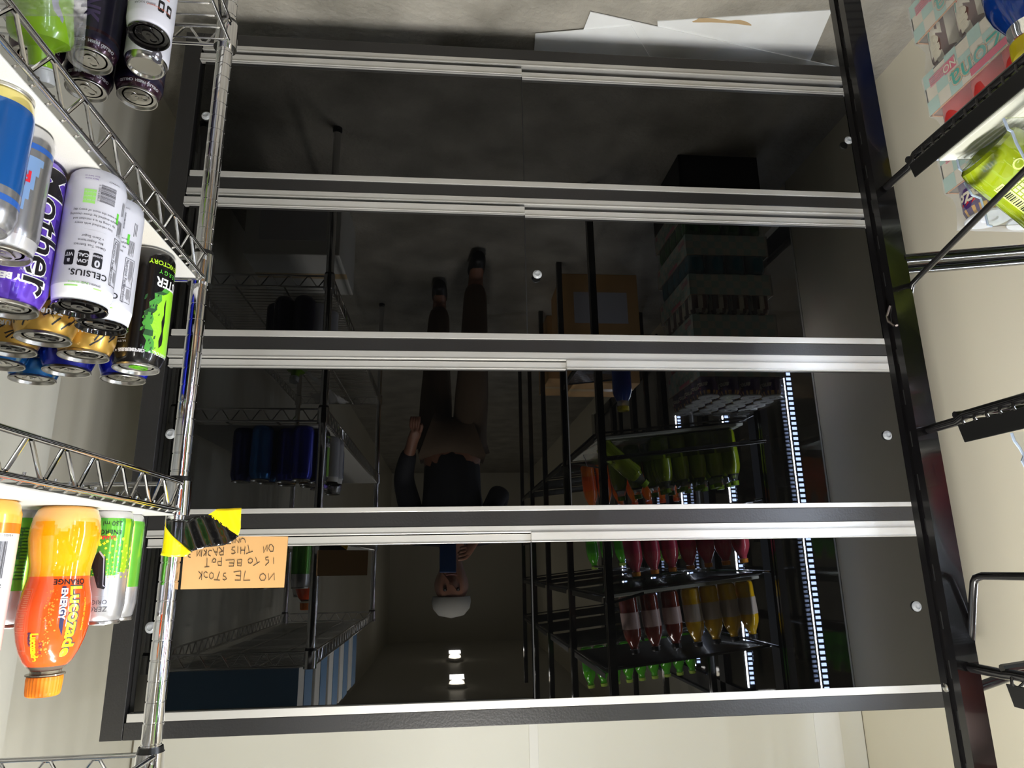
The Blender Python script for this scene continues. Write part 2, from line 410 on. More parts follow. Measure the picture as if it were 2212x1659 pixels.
# ------------------------------------------------------------------ CHROME WIRE SHELVING UNIT (right wall)
RX0, RX1, RY0, RY1 = .384, .822, -.62, 1.02
rack = thing('wire_shelving_unit', 'chrome wire shelving unit with drink cans against the white wall', 'shelving', (0, 0, 0))
def post(x, y):
    prof = [(.0127, .02)]
    z = .045
    while z < 1.685:
        prof += [(.0127, z - .0012), (.0117, z - .0007), (.0117, z + .0007), (.0127, z + .0012)]; z += .0254
    prof += [(.0127, 1.696), (.011, 1.699), (.0001, 1.700)]
    o = MB().lathe(prof, 32).build('post', CHROME, rack, True, loc=(x, y, 0))
    MB().lathe([(.016, 0), (.016, .012), (.010, .02), (.010, .03)], 16).build('levelling_foot', SLEEVE, o)
for x in (RX0, RX1):
    for y in (RY1, RY0): post(x, y)
def wire_shelf(z, wires=True):
    """z: height of the wire deck"""
    top, bot = z - .003, z - .041
    e = .0105
    m = MB()
    X0, X1, Y0, Y1 = RX0 - .009, RX1 + .004, RY0, RY1
    for x in (X0, X1):
        m.tube([(x, Y0 + .012, top), (x, Y1 - .010, top)], .0031, 10)
        m.tube([(x, Y0 + .012, bot), (x, Y1 - .010, bot)], .0031, 10)
    for y in (Y0, Y1):
        m.tube([(X0 + .012, y, top), (X1 - .012, y, top)], .0031, 10); m.tube([(X0 + .012, y, bot), (X1 - .012, y, bot)], .0031, 10)
    fr = m.build('shelf', CHROME, rack, True)
    tr = MB()
    for x in (X0, X1):
        pts = []; y = Y1 + .0094
        while y > Y0 + .03:
            pts += [(x, y + .004, top - .003), (x, y - .004, top - .003), (x, y - .0260, bot + .003), (x, y - .0340, bot + .003)]; y -= .0597
        tr.tube(pts, .0022, 8)
    for y in (Y0, Y1):
        n = 7; st = (X1 - X0 - .03) / n; pts = []
        for i in range(n):
            xa = X0 + .015 + i * st
            pts += [(xa + .004, y, bot + .003), (xa - .004 + st / 2, y, top - .003), (xa + .004 + st / 2, y, top - .003), (xa - .004 + st, y, bot + .003)]
        tr.tube(pts, .0022, 8)
    tr.build('truss_wire', CHROME, fr, True)
    if wires:
        wd = MB(); y = Y1 - .020
        while y > Y0 + .02:
            wd.tube([(X0 + .001, y, top - .006), (X0 + .002, y, top + .002), (X0 + .006, y, top + .0045), (X1, y, top + .0045)], .0015, 6); y -= .0254
        for k in (1, 2):
            x = X0 + (X1 - X0) * k / 3; wd.tube([(x, Y0, top - .0005), (x, Y1, top - .0005)], .0031, 8)
        wd.build('deck_wire', CHROME2, fr, True)
    for x in (RX0, RX1):
        for y in (RY0, RY1):
            c = MB().lathe([(.0132, top + .007), (.0185, top + .007), (.0172, bot - .003), (.0132, bot - .003)], 28)
            c.build('collar', CHROME, fr, True, loc=(x, y, 0))
            MB().lathe([(.0128, bot - .003), (.0165, bot - .003), (.0150, bot - .010), (.0128, bot - .010)], 24).build('sleeve', SLEEVE, fr, True, loc=(x, y, 0))
    return top
SH1, SH2, SH3, SH4 = H - .862, H - .428, H - .0765, H + .275
for z in (SH1, SH2, SH3, SH4): wire_shelf(z)
def liner(label, z, y0=.0, y1=1.0):
    o = MB().box(RX0 - .004, RX1 - .002, y0, y1, z + .003, z + .0052).build('shelf_liner', LINER, bevel=.0005)
    return tag(o, label, 'shelf liner', 'white liners on the wire shelves')
liner('white plastic liner on the middle wire shelf under the energy drink cans', SH2, RY0 + .03, RY1 - .030)
liner('white plastic liner on the wire shelf under the orange bottle', SH3, RY0 + .03, RY1 - .018)
B2, B3, B1 = SH2 + .0052, SH3 + .0052, SH1 + .003

# ------------------------------------------------------------------ CANS
def can_profile(h, r, rl):
    """body from base to neck; rl: rim radius"""
    neck = r - rl
    b = [(rl - .006, .0035), (rl - .004, .0005), (rl - .0022, 0), (rl - .001, .0015), (rl + neck * .35, .0045), (r - .0012, .0095), (r, .0135)]
    zs = [.0135 + (h - .0135 - .0225) * k / 26 for k in range(1, 27)]
    b += [(r, z) for z in zs]
    t = h - .0225
    b += [(r - neck * .06, t + .002), (r - neck * .28, t + .006), (r - neck * .62, t + .0115), (r - neck * .9, t + .016), (rl - .0012, t + .0185), (rl - .004, t + .012), (.0001, t + .010)]
    return b
def rad_fn(h, r, rl):
    pr = can_profile(h, r, rl)[3:-2]
    def f(z):
        for i in range(len(pr) - 1):
            if pr[i][1] <= z <= pr[i + 1][1] and pr[i + 1][1] > pr[i][1]:
                k = (z - pr[i][1]) / (pr[i + 1][1] - pr[i][1]); return pr[i][0] + (pr[i + 1][0] - pr[i][0]) * k
        return r
    return f
def make_can(label, loc, h, r, rl, mats, mf, lid=SILD, tab=None, yaw=0.0, group=None, flip=False, name='drink_can', tabyaw=0.4):
    """yaw 0: the label's middle faces the photographer"""
    x, y, z = loc
    rz = atan2(-x, y) + yaw
    t = thing(name, label, 'can', (x, y, z + (h if flip else 0)), rz, group)
    if flip: t.rotation_euler = (pi, 0, rz + pi)
    mb = MB().lathe(can_profile(h, r, rl), 56, mf=mf)
    mb.build('body', mats, t, True)
    L = MB().lathe([(rl - .0014, h - .0045), (rl + .0002, h - .0035), (rl + .0006, h - .001), (rl, h), (rl - .0012, h - .0004), (rl - .0026, h - .006), (rl - .0045, h - .0068), (rl - .0065, h - .0045), (rl - .009, h - .0045), (.0001, h - .0047)], 48)
    o = L.build('lid', lid, t, True)
    zt = h - .0040
    pm = MB(); 
    # stay-on tab: ring with finger hole, rivet and score line
    n = 28; out = []; inn = []
    for k in range(n):
        q = 2 * pi * k / n; cx, cy = .0085 * cos(q), .0125 * sin(q)
        if abs(cx) > .0070: cx = math.copysign(.0070, cx)
        out.append((cx, cy + .003)); inn.append((.0045 * cos(q), .0040 * sin(q) + .0090))
    v = []; 
    for zz in (0, .0009):
        v += [(a, b, zt + zz) for a, b in out] + [(a, b, zt + zz) for a, b in inn]
    f = []
    for k in range(n):
        k2 = (k + 1) % n
        f += [(2 * n + k, 2 * n + k2, 3 * n + k2, 3 * n + k), (k, k2, 2 * n + k2, 2 * n + k), (n + k, n + k2, 3 * n + k2, 3 * n + k)]
    pm.add(v, f).lathe([(.0028, zt), (.0028, zt + .0016), (.0001, zt + .0018)], 12, c=(0, -.0008))
    pt = pm.build('pull_tab', tab or lid, o, True); pt.rotation_euler = (0, 0, tabyaw)
    sc = MB(); sc.tube([(.0115 * cos(q) * 1.0, -.0085 + .0095 * sin(q), zt - .0003) for q in [2 * pi * k / 24 for k in range(25)]], .0005, 5)
    s2 = sc.build('score_line', lid, o); s2.rotation_euler = (0, 0, tabyaw)
    if tab: pt['label'] = 'coloured pull tab'
    return t

# --- white sleek cans with the black lids
def white_can(label, loc, yaw, group=None):
    h, r, rl = .156, .0288, .0262
    t = make_can(label, loc, h, r, rl, [WMAT, WHITE], lambda p, z: 1 if z > h - .020 else 0, lid=BLID, yaw=yaw, tabyaw=.9)
    L = Label(rad_fn(h, r, rl))
    L.text('CELSIUS.', .0092, .02, .1235, BLACKP, bold=.0002, space=1.08)
    L.text('SPARKLING', .0035, -.12, .1345, DGREY).text('KIWI GUAVA', .0032, .30, .1345, CHART)
    L.rect(-.5, -.2, .1375, .1392, CHART); L.rect(.30, .75, .1375, .139, CHART)
    for a, big, small in ((-.20, '0', 'SUGAR'), (.26, 'LOW', 'CAL'), (.72, 'B', 'VIT')):
        L.poly([(a - .17, .1005), (a - .13, .0990), (a + .13, .0990), (a + .17, .1005), (a + .17, .1145), (a + .13, .1160), (a - .13, .1160), (a - .17, .1145)], BLACKP)
        if big == '0': L.text('0', .0105, a, .1105, WMAT, bold=.0004, lift=.0004).text('SUGAR', .0033, a, .1025, WMAT, lift=.0004, bold=.0001)
        else: L.text(big, .0052, a, .1105, WMAT, lift=.0004, bold=.0002).text(small, .0052, a, .1038, WMAT, lift=.0004, bold=.0002)
    for k, s in enumerate(('Green Tea Extract', 'No Aspartame', 'Zero Sugar')):
        L.text(s, .0040, .10, .0925 - k * .0052, DGREY)
        L.text('v', .0040, -.28, .0925 - k * .0052, DGREY)
    L.rect(-.35, .35, .0968, .0970, LGREY).rect(-.35, .35, .0742, .0744, LGREY)
    for k, s in enumerate(('Stay refreshed with every', 'sip. Living fit is a mindset and', 'lifestyle enabled by those choosing', 'to make the most of every day')):
        L.text(s, .0036, .06, .0680 - k * .0052, DGREY)
    L.barcode(-.52, .02, .0195, .0405, DGREY, n=20)
    L.text('0 12345 67890 5', .0028, .07, .030, DGREY, vert=True)
    L.rect(.15, .55, .0275, .0440, CHART)
    for k in range(3): L.text('Crisp and bright', .0028, .36, .0310 + k * .0048, WMAT, lift=.0003)
    L.text('Scan here to', .0028, .36, .0115, mat('violet_print', (96, 60, 140), .4)).text('learn more', .0028, .36, .0150, mat('violet_print', (96, 60, 140), .4))
    L.text('COMPACT', .0026, -.42, .0135, DGREY)
    # nutrition panel and small print on the far side
    L.frame(-1.18, -.72, .074, .128, DGREY).text('Nutrition Facts', .0055, -.82, .093, DGREY, vert=True).text('Ingredients', .0050, -.82, .118, DGREY, vert=True)
    L.rect(-1.18, -.72, .1085, .1090, DGREY)
    L.lines(-1.12, -.92, .076, .106, 8, DGREY, .35, vert=True).lines(-1.12, -.92, .111, .126, 8, DGREY, .35, vert=True)
    L.lines(-1.05, -.78, .052, .072, 6, BLACKP, .4, vert=True, seed=8).rect(-.78, -.68, .045, .058, GRNP).lines(-1.1, -.9, .028, .046, 3, BLACKP, .3, vert=True, seed=9)
    L.build('lettering', t); return t
white_can('matte white can with a black lid, touching the violet can', (.391, .719, B2), -.12)
white_can('matte white can with black lid between its twin and the tall black can', (.396, .777, B2), .22)

# --- tall black can with the green claw
def black_claw_can(label, loc, yaw):
    h, r, rl = .168, .0332, .0278
    BK = canpaint('black_can_paint', (17, 15, 16)); SILP = canpaint('silver_can_base', (190, 188, 186), .9)
    t = make_can(label, loc, h, r, rl, [BK, SIL, SILP], lambda p, z: 1 if z < .006 else 0, lid=mat('pale_lid', (205, 204, 200), .25, metal=.9), tab=mat('green_tab', (112, 196, 40), .3, metal=.6), yaw=yaw, tabyaw=.9)
    L = Label(rad_fn(h, r, rl))
    GL = mat('claw_green', (148, 216, 44), .3, coat=.5); GM = mat('claw_mid_green', (70, 150, 52), .35, coat=.5); GD = mat('claw_deep_green', (30, 74, 34), .4, coat=.4)
    # ragged bright field on the camera's left of the can
    R = random.Random(2); pts = [(-1.75, .050), (-1.75, .150)]
    edge = [(-.35, .150), (-.28, .146), (-.32, .135), (-.18, .128), (-.24, .120), (-.10, .112), (-.20, .104), (-.12, .096), (-.30, .090), (-.26, .082), (-.45, .076), (-.42, .068), (-.70, .063), (-.85, .056)]
    for k in range(len(edge) - 1):
        (a0, z0), (a1, z1) = edge[k], edge[k + 1]
        L.poly([(-1.75, z1), (a1, z1), (a0, z0), (-1.75, z0)], GD if k % 4 == 3 else GM, .0001)
        L.poly([(-1.75, z1), (a1 - .30, z1), (a0 - .30 - .06 * (k % 2), z0), (-1.75, z0)], GL, .0002)
    for k in range(26):
        a = R.uniform(-.75, -.15); z = R.uniform(.066, .145); s_ = R.uniform(.002, .006)
        L.poly([(a, z), (a + s_ * 14, z + s_ * .4), (a + s_ * 18, z + s_ * 1.3), (a + s_ * 3, z + s_ * 1.1)], R.choice((GD, BLACKP, GM, GD)), .0003)
    claw = [(-.93, .074), (-.88, .083), (-.92, .094), (-.84, .105), (-.90, .118), (-.80, .132), (-.84, .142), (-.98, .136), (-1.0, .128), (-.97, .115), (-1.0, .104), (-.98, .090), (-.99, .080)]
    for k in range(6): L.poly([claw[12 - k] if k else (-.95, .072), claw[k], claw[k + 1], claw[12 - k - 1] if k < 6 else claw[6]], BLACKP, .0004)
    L.text('MONSTER', .0185, -1.52, .050, WHITE, bold=.0004, shear=.1, sx=.85).text('ENERGY', .0085, -1.10, .0355, GRNP, space=1.4).text('SUGAR-FREE VICTORY', .0088, -1.42, .0235, LIMEP, bold=.0002)
    L.text('INOSITOL  +  GINSENG', .0058, -.52, .1492, LGREY, bold=.0002, sx=1.15).text('+ TAURINE + L-CARNITINE +', .0058, .95, .1492, LGREY, bold=.0002)
    L.frame(.42, .98, .012, .134, LGREY)
    L.lines(.46, .68, .016, .130, 30, LGREY, .38, seed=4, jag=.25).lines(.70, .95, .016, .130, 30, LGREY, .38, seed=5, jag=.25)
    L.text('NUTRITION', .0040, .70, .1378, LGREY)
    L.lines(1.1, 1.6, .02, .13, 26, DGREY, .4, seed=6)
    L.build('lettering', t); return t
black_claw_can('tall black can with green claw print and green pull tab', (.412, .908, B2), .10)

# --- tall violet can
def violet_can(label, loc, yaw):
    h, r, rl = .168, .0332, .0278
    V1 = canpaint('violet_can_paint', (112, 74, 214), .55); V2 = canpaint('deep_violet_streak', (72, 38, 160), .5); V3 = canpaint('pale_violet_streak', (160, 130, 240), .5)
    def mf(p, z):
        s_ = sin(p * 7 + z * 60) + .6 * sin(p * 3 - z * 110 + 1); return 1 if s_ > 1.05 else (2 if s_ < -1.2 else 0)
    t = make_can(label, loc, h, r, rl, [V1, V2, V3], mf, yaw=yaw, tabyaw=1.2)
    L = Label(rad_fn(h, r, rl)); a = -.78
    L.text('Mother', .0440, a, .082, WHITE, vert=True, bold=.0017, sx=1.08)
    L.text('Mother', .0440, a, .082, mat('iron_print', (34, 32, 34), .3, metal=.5), vert=True, bold=.0004, lift=.0007, sx=1.08)
    L.text('FROSTY BERRY', .0090, a + .55, .1415, WHITE, bold=.0006, sx=.95).text('500 mL  e', .0110, -.62, .0185, WHITE, bold=.0003)
    L.text('ENERGY DRINK', .0042, a + .1, .1320, LGREY); 
    L.build('lettering', t); return t
violet_can('tall violet can with large black lettering outlined in white', (.446, .690, B2), .10)

# --- blue and silver can standing on its lid
def bull_can(label, loc, yaw, flip, paint, ring):
    h, r, rl = .135, .0266, .0236
    B = canpaint('bull_' + paint[0], paint[1], .35); SV = canpaint('bull_silver', (190, 190, 194), .85, .25); RG = canpaint('ring_' + ring[0], ring[1], .4)
    def mf(p, z):
        if z > h - .014: return 2
        if z < .018: return 1
        zz = h - z if flip else z
        # slanted quarters
        if .035 < z < .118 and (-.95 + (zz - .02) * 9.0 < p < .95 - (.05 if not flip else -.6)): return 0
        return 1
    t = make_can(label, loc, h, r, rl, [B, SV, RG], mf, yaw=yaw, flip=flip)
    L = Label(rad_fn(h, r, rl))
    L.text('Red', .021 if flip else .016, 1.85 if flip else .05, .058, REDP, bold=.0005, vert=False).rect(-1.3, 1.3, .0225, .0285, mat('band_blue', (40, 90, 170), .35, coat=.4))
    L.text('Bull', .021 if flip else .016, 3.0 if flip else 1.2, .058, REDP, bold=.0005).lines(-.2, .1, .028, .038, 2, WHITE, .3)
    L.build('lettering', t); return t
bull_can('blue and silver can standing upside down on its yellow-ringed lid', (.408, .577, B2), -.15, True, ('blue', (28, 92, 168)), ('yellow', (226, 208, 120)))
bull_can('silver can with pale blue band between the upturned blue can and violet can', (.421, .633, B2), .0, False, ('pale_blue', (140, 176, 226)), ('silver', (200, 200, 204)))

# --- green can at the left edge of the picture
def barcode_green_can(label, loc, yaw):
    h, r, rl = .168, .0332, .0278
    G = canpaint('leaf_green_paint', (70, 150, 52), .3); G2 = canpaint('light_leaf_green', (128, 190, 52), .3); G3 = canpaint('dark_leaf_green', (34, 96, 36), .3); SV = canpaint('bull_silver', (190, 190, 194), .85, .25)
    def mf(p, z):
        if z > .105: return 3
        q = sin(p * 9 + z * 70) + sin(z * 230 + p * 4) * .5; return 1 if q > .85 else (2 if q < -.8 else 0)
    t = make_can(label, loc, h, r, rl, [G, G2, G3, SV], mf, yaw=yaw)
    L = Label(rad_fn(h, r, rl))
    L.barcode(-.75, -.15, .022, .058, BLACKP, WMAT).lines(-.8, -.1, .062, .078, 5, BLACKP, .35).rect(-.75, -.2, .082, .087, BLACKP).lines(-.8, .2, .110, .135, 5, DGREY, .4)
    L.text('2', .05, .35, .095, BLACKP, bold=.002).build('lettering', t); return t
barcode_green_can('leaf green can with a white barcode panel on the middle wire shelf', (.428, .520, B2), -.1)

# --- gold and blue tall cans behind
def gold_can(label, loc, yaw):
    h, r, rl = .168, .0332, .0278
    G = canpaint('gold_can_paint', (206, 162, 74), .75, .3)
    t = make_can(label, loc, h, r, rl, [G], lambda p, z: 0, tab=mat('black_tab', (28, 26, 24), .3, metal=.5), yaw=yaw, tabyaw=1.2)
    L = Label(rad_fn(h, r, rl)); R = random.Random(int(loc[0] * 1e4))
    for k in range(70):
        a = R.uniform(-1.6, 1.6); z = R.uniform(.112, .156); l = R.uniform(.006, .016); q = R.choice((-1, 1)) * R.uniform(.5, 1.2)
        da, dz = l * cos(q) / .033, l * sin(q); w = .0012
        if z + dz > .160: dz = .160 - z
        L.poly([(a, z), (a + .045, z - w), (a + da + .045, z + dz - w), (a + da, z + dz)], BLACKP, .0003)
    for a in (-1.0, -.3, .5, 1.1): L.poly([(a - .12, .108), (a, .122), (a + .12, .108)], BLACKP, .0002).poly([(a - .07, .110), (a, .1185), (a + .07, .110)], G, .0003)
    L.text('SUGAR', .0085, -.55, .138, WHITE, bold=.0004).text('TAURINE', .0075, .1, .142, WHITE, bold=.0004, space=1.2).text('CAFFEINE', .0075, 1.2, .140, WHITE, bold=.0003)
    L.build('lettering', t); return t
gold_can('gold can with black line drawings, right beside the violet can in the second row', (.462, .786, B2), .0)
gold_can('gold can with black line drawings, tucked behind the two white cans', (.451, .853, B2), .35)
gold_can('gold can at the edge of the picture, two rows behind the violet can', (.524, .830, B2), .2)
def blue_can(label, loc, yaw, rgb=(24, 40, 186), txt='X-FACTOR', nm='royal_blue', stripe=None):
    h, r, rl = .168, .0332, .0278
    B = canpaint(nm + '_can_paint', rgb, .5); ms = [B] + ([canpaint('stripe_grey', (130, 160, 180), .6)] if stripe else [])
    t = make_can(label, loc, h, r, rl, ms, (lambda p, z: 1 if (abs(p - .5) < .14 or abs(p + 1.1) < .14) else 0) if stripe else (lambda p, z: 0), yaw=yaw, tabyaw=1.3 + loc[0] * 3)
    L = Label(rad_fn(h, r, rl)); L.text(txt, .0075, -.2, .140, LGREY, bold=.0003).text('ENERGY', .016, .1, .09, WHITE, bold=.0006); L.build('lettering', t); return t
blue_can('royal blue can in the back row, its lid nearest the black glass doors', (.452, .963, B2), .3)
blue_can('royal blue can behind the two gold cans', (.506, .922, B2), -.2)
blue_can('bright light blue can with a grey stripe in the back row', (.574, .967, B2), .1, (20, 120, 206), 'ICE', 'light_blue', True)
blue_can('teal blue can at the edge of the picture in the back row', (.573, .893, B2), .4, (16, 104, 180), 'ICE', 'teal_blue', True)
blue_can('dark navy can innermost on the middle shelf, nearest the white wall', (.64, .93, B2), .4, (16, 40, 120), 'ICE', 'navy_blue')

# ------------------------------------------------------------------ SHELF 3: small green cans, orange bottle
def v_can(label, loc, yaw, mode='v'):
    h, r, rl = .135, .0268, .0240
    G = canpaint('spring_green', (96, 176, 56), .4); G2 = canpaint('yellow_green', (170, 214, 40), .4); SV = canpaint('v_silver', (200, 200, 204), .8, .28); DG = canpaint('v_mid_green', (70, 160, 60), .4)
    def mf(p, z):
        if z < .0075: return 2
        if mode == 'v':
            lim = .050 + .012 * sin(p * 2.2) 
            if z > .073 + .006 * cos(p * 1.5): return 2
            if abs(p - .85) < .25 or abs(p + .95) < .2: return 1
            return 3 if sin(p * 6) > .2 else 0
        if z > .092: return 2
        return 1 if abs(p + .9) < .22 else 0
    t = make_can(label, loc, h, r, rl, [G, G2, SV, DG], mf, yaw=yaw, tabyaw=.3)
    L = Label(rad_fn(h, r, rl))
    if mode == 'v':
        R = random.Random(7)
        for i in range(11):
            for k in range(9):
                q = pi * (k + .5 * (i % 2)) / 8.5 + pi; rr = .008 + i * .0036; s_ = .0005 + i * .00010
                a = .05 + rr * 1.1 * cos(q) / r; z = .080 + rr * sin(q) * 1.15
                if z < .018: continue
                L.poly([(a + s_ * 1.4 * cos(u) / r, z + s_ * 1.4 * sin(u)) for u in (0, 1.05, 2.1, 3.14, 4.2, 5.2)], mat('dot_yellow_green', (196, 224, 50), .35, coat=.4), .0003)
        L.text('250 ml', .0078, -.22, .0160, BLACKP).text('ENERGY', .0078, -.10, .0265, BLACKP, bold=.0001).text('GUARANA', .0060, .12, .0330, REDP, bold=.0002)
        L.text('+ ENERGY', .0070, .55, .040, YELP, bold=.0003)
        # big black V stroke with a silver bevel
        L.poly([(-.10, .057), (.20, .050), (.42, .058), (.42, .066), (.16, .060), (.08, .092), (-.18, .094), (-.24, .092), (-.22, .089)], BLACKP, .0006)
        L.poly([(-.26, .0925), (-.14, .0885), (-.06, .0560), (.17, .0485), (.17, .0510), (-.02, .058), (-.12, .090)], mat('bevel_silver', (196, 196, 214), .3, metal=.5), .0008)
        L.text('ZERO', .0082, -.02, .1165, DGREY, bold=.0001).text('ORIGINAL', .0070, .22, .1085, DGREY)
        L.frame(-.25, .75, .102, .1215, LGREY, .0003)
    else:
        L.lines(-.65, -.15, .020, .082, 16, DGRNP, .4, seed=3, jag=.5).text('Zero Sugar Energy', .0048, -.35, .040, DGRNP, vert=True, bold=.0002)
        L.lines(-.05, .30, .020, .088, 22, DGRNP, .5, seed=11, jag=.6).lines(.45, .8, .030, .088, 14, BLACKP, .45, seed=12, jag=.5)
        c0 = .30
        L.poly([(c0 - .42, .122), (c0 - .40, .112), (c0 - .05, .103), (c0 + .30, .113), (c0 + .30, .123), (c0 + .22, .124), (c0 + .22, .1175), (c0 - .05, .1115), (c0 - .28, .1165), (c0 - .28, .124)], BLACKP, .0005)
    L.build('lettering', t); return t
v_can('small green and silver can with yellow dots and ZERO print, right beside the orange bottle', (.424, .918, B3), .10)
v_can('small green and silver can standing last in the row by the post', (.434, .975, B3), .55, 's')
v_can('small green can with a black chevron, first to the left of the orange bottle', (.518, .895, B3), .2, 's')
v_can('small green can with black chevron, next to the white barcode can', (.556, .935, B3), .1, 's')
v_can('small green can half hidden behind the white barcode can', (.592, .892, B3), .15, 's')
def orange_can(label, loc, yaw):
    h, r, rl = .168, .0300, .0262
    O = canpaint('amber_can_foot', (236, 176, 74), .3); O2 = canpaint('orange_can_band', (244, 120, 30), .3); WH = canpaint('white_can_paint', (216, 214, 212), .2, .3)
    t = make_can(label, loc, h, r, rl, [O, O2, WH], lambda p, z: 0 if z < .026 else (1 if z < .032 else 2), yaw=yaw)
    L = Label(rad_fn(h, r, rl)); L.barcode(-.75, -.25, .042, .078, BLACKP, WMAT, ladder=False).text('4 010355 91 20081', .0032, -.5, .036, DGREY)
    L.lines(-.75, -.3, .083, .09, 3, BLACKP, .5).text('DRINK', .02, -.45, .125, ORP, vert=True, bold=.001).lines(.0, .6, .04, .12, 12, DGREY, .3)
    L.build('lettering', t); return t
orange_can('white and amber can with a barcode, beside the small green cans', (.470, .755, B3), .0)

# --- the orange bottle
def lucozade(label, loc, yaw):
    x, y, z = loc
    t = thing('drink_bottle', label, 'bottle', loc, atan2(-x, y) + yaw)
    prof = [(.0001, .006), (.018, .004), (.026, .0005), (.0300, .004), (.0335, .014), (.0352, .026), (.0352, .036), (.0330, .052), (.0306, .064), (.0298, .072), (.0302, .080), (.0318, .088), (.0340, .098), (.0355, .108), (.0358, .120), (.0350, .132), (.0325, .145), (.0285, .157), (.0235, .167), (.0180, .1735), (.0150, .1765), (.0148, .1795)]
    ps = []
    for i in range(len(prof) - 1):
        for k in range(3):
            q = k / 3; ps.append((prof[i][0] * (1 - q) + prof[i + 1][0] * q, prof[i][1] * (1 - q) + prof[i + 1][1] * q))
    ps.append(prof[-1])
    DR = mat('orange_drink', (238, 158, 10), .05, coat=1.0, sss=.6); LB = mat('orange_red_sleeve', (246, 84, 26), .12, coat=.8); NK = mat('clear_bottle_neck', (238, 226, 205), .05, trans=.9, ior=1.4); FT = mat('pale_orange_drink', (232, 176, 92), .05, coat=1.0, sss=.5)
    b = MB().lathe(ps, 64, mf=lambda p, z_: 2 if z_ > .171 else (1 if z_ > .0775 else (3 if z_ < .030 - .014 * abs(sin(p * 2.5)) else 0)))
    b.build('bottle_body', [DR, LB, NK, FT], t, True)
    c = MB(); n = 60; v = []
    for (rr, zz) in ((.0190, .1800), (.0190, .1815)):
        v += [(rr * sin(2 * pi * k / n), -rr * cos(2 * pi * k / n), zz) for k in range(n)]
    c.add(v, [(k, (k + 1) % n, n + (k + 1) % n, n + k) for k in range(n)] + [tuple(range(n)), tuple(range(n, 2 * n))]).build('neck_ring', NK, t)
    cp = MB(); v = []
    hs = [(.0168, .1825), (.0172, .186), (.0165, .1985), (.0158, .2015), (.0140, .2028)]
    for (rr, zz) in hs:
        v += [((rr + (.0004 if k % 2 else 0)) * sin(2 * pi * k / n), -(rr + (.0004 if k % 2 else 0)) * cos(2 * pi * k / n), zz) for k in range(n)]
    f = [(i * n + k, i * n + (k + 1) % n, (i + 1) * n + (k + 1) % n, (i + 1) * n + k) for i in range(len(hs) - 1) for k in range(n)] + [tuple(range((len(hs) - 1) * n, len(hs) * n))]
    cp.add(v, f).build('cap', mat('orange_cap', (252, 134, 26), .38, sss=.2), t)
    def rad(zz):
        for i in range(len(ps) - 1):
            if ps[i][1] <= zz <= ps[i + 1][1]:
                k = (zz - ps[i][1]) / max(1e-6, ps[i + 1][1] - ps[i][1]); return ps[i][0] + (ps[i + 1][0] - ps[i][0]) * k
        return .03
    L = Label(rad); YL = mat('lettering_yellow', (250, 214, 30), .3, coat=.4); NV = mat('navy_stripe', (44, 44, 84), .3)
    L.text('ORANGE', .0078, -.42, .0830, BLACKP, bold=.0002)
    L.text('Lucozade', .0195, -.62, .124, DGREY, vert=True, bold=.0013, lift=.0004).text('Lucozade', .0195, -.60, .1245, YL, vert=True, bold=.0006, lift=.0007, sx=1.0)
    L.poly([(-.30, .088), (-.18, .088), (-.22, .130), (-.34, .140)], NV, .0004).text('ENERGY', .0088, -.25, .106, WHITE, vert=True, bold=.0003, lift=.0007)
    L.text('POWERED BY GLUCOSE', .0032, -.93, .118, YL, vert=True, lift=.0005)
    L.text('Lucozade', .0095, .42, .150, YL, vert=True, bold=.0005, lift=.0005, sx=.8).text('ENERGY', .0040, .56, .142, NV, vert=True, bold=.0002, lift=.0005)
    R = random.Random(4)
    for k in range(90):
        a = R.gauss(.08 + .0, .10); zz = R.uniform(.090, .160); s_ = R.uniform(.0004, .0011)
        L.poly([(a + s_ * cos(u) / .034, zz + s_ * sin(u)) for u in (0, 1.05, 2.1, 3.14, 4.2, 5.2)], mat('fizz_orange', (250, 140, 50), .3), .0003)
    PK = mat('pale_pink_print', (248, 150, 110), .3)
    L.frame(.70, 1.12, .090, .112, PK, .0004).lines(.76, 1.06, .092, .110, 9, PK, .4, seed=2, jag=.5).frame(.72, 1.2, .114, .135, PK, .0004).lines(.78, 1.1, .116, .133, 10, PK, .35, seed=3, jag=.5).frame(.74, 1.2, .137, .154, PK, .0004)
    L.text('500 ml', .0045, .22, .151, NV, vert=True)
    L.build('lettering', t); return t
lucozade('orange drink bottle with red sleeve and orange cap on the wire shelf', (.438, .846, B3), .05)

# ------------------------------------------------------------------ SHELF 1 (bottom): dark cans, white cans, green can in film
def dark_can(label, loc, tabyaw, h=.168):
    r, rl = .0332, .0278
    D = canpaint('dark_indigo_paint', (44, 40, 66), .6, .3); RD = canpaint('maroon_ring', (58, 30, 46), .5)
    t = make_can(label, loc, h, r, rl, [D, RD], lambda p, z: 1 if z > h - .0145 or abs(z - (h - .030)) < .0022 else 0, tabyaw=tabyaw)
    L = Label(rad_fn(h, r, rl)); L.text('CHILLED FRESH  CHILLED', .0052, 0, h - .0125, LGREY, bold=.0002)
    L.text('DRINK', .03, .3, .08, mat('dull_violet_print', (88, 70, 120), .4), vert=True, bold=.001).build('lettering', t); return t
dark_can('dark indigo can partly under the plastic film on the bottom shelf', (.505, .861, B1), .5)
dark_can('dark indigo can in the far row beside the plastic film', (.541, .925, B1), .9)
dark_can('dark indigo can with a bent rim in the far row, beside the two white cans', (.474, .939, B1), 1.8)
dark_can('dark indigo can behind the green one on the bottom shelf', (.580, .865, B1), .2)
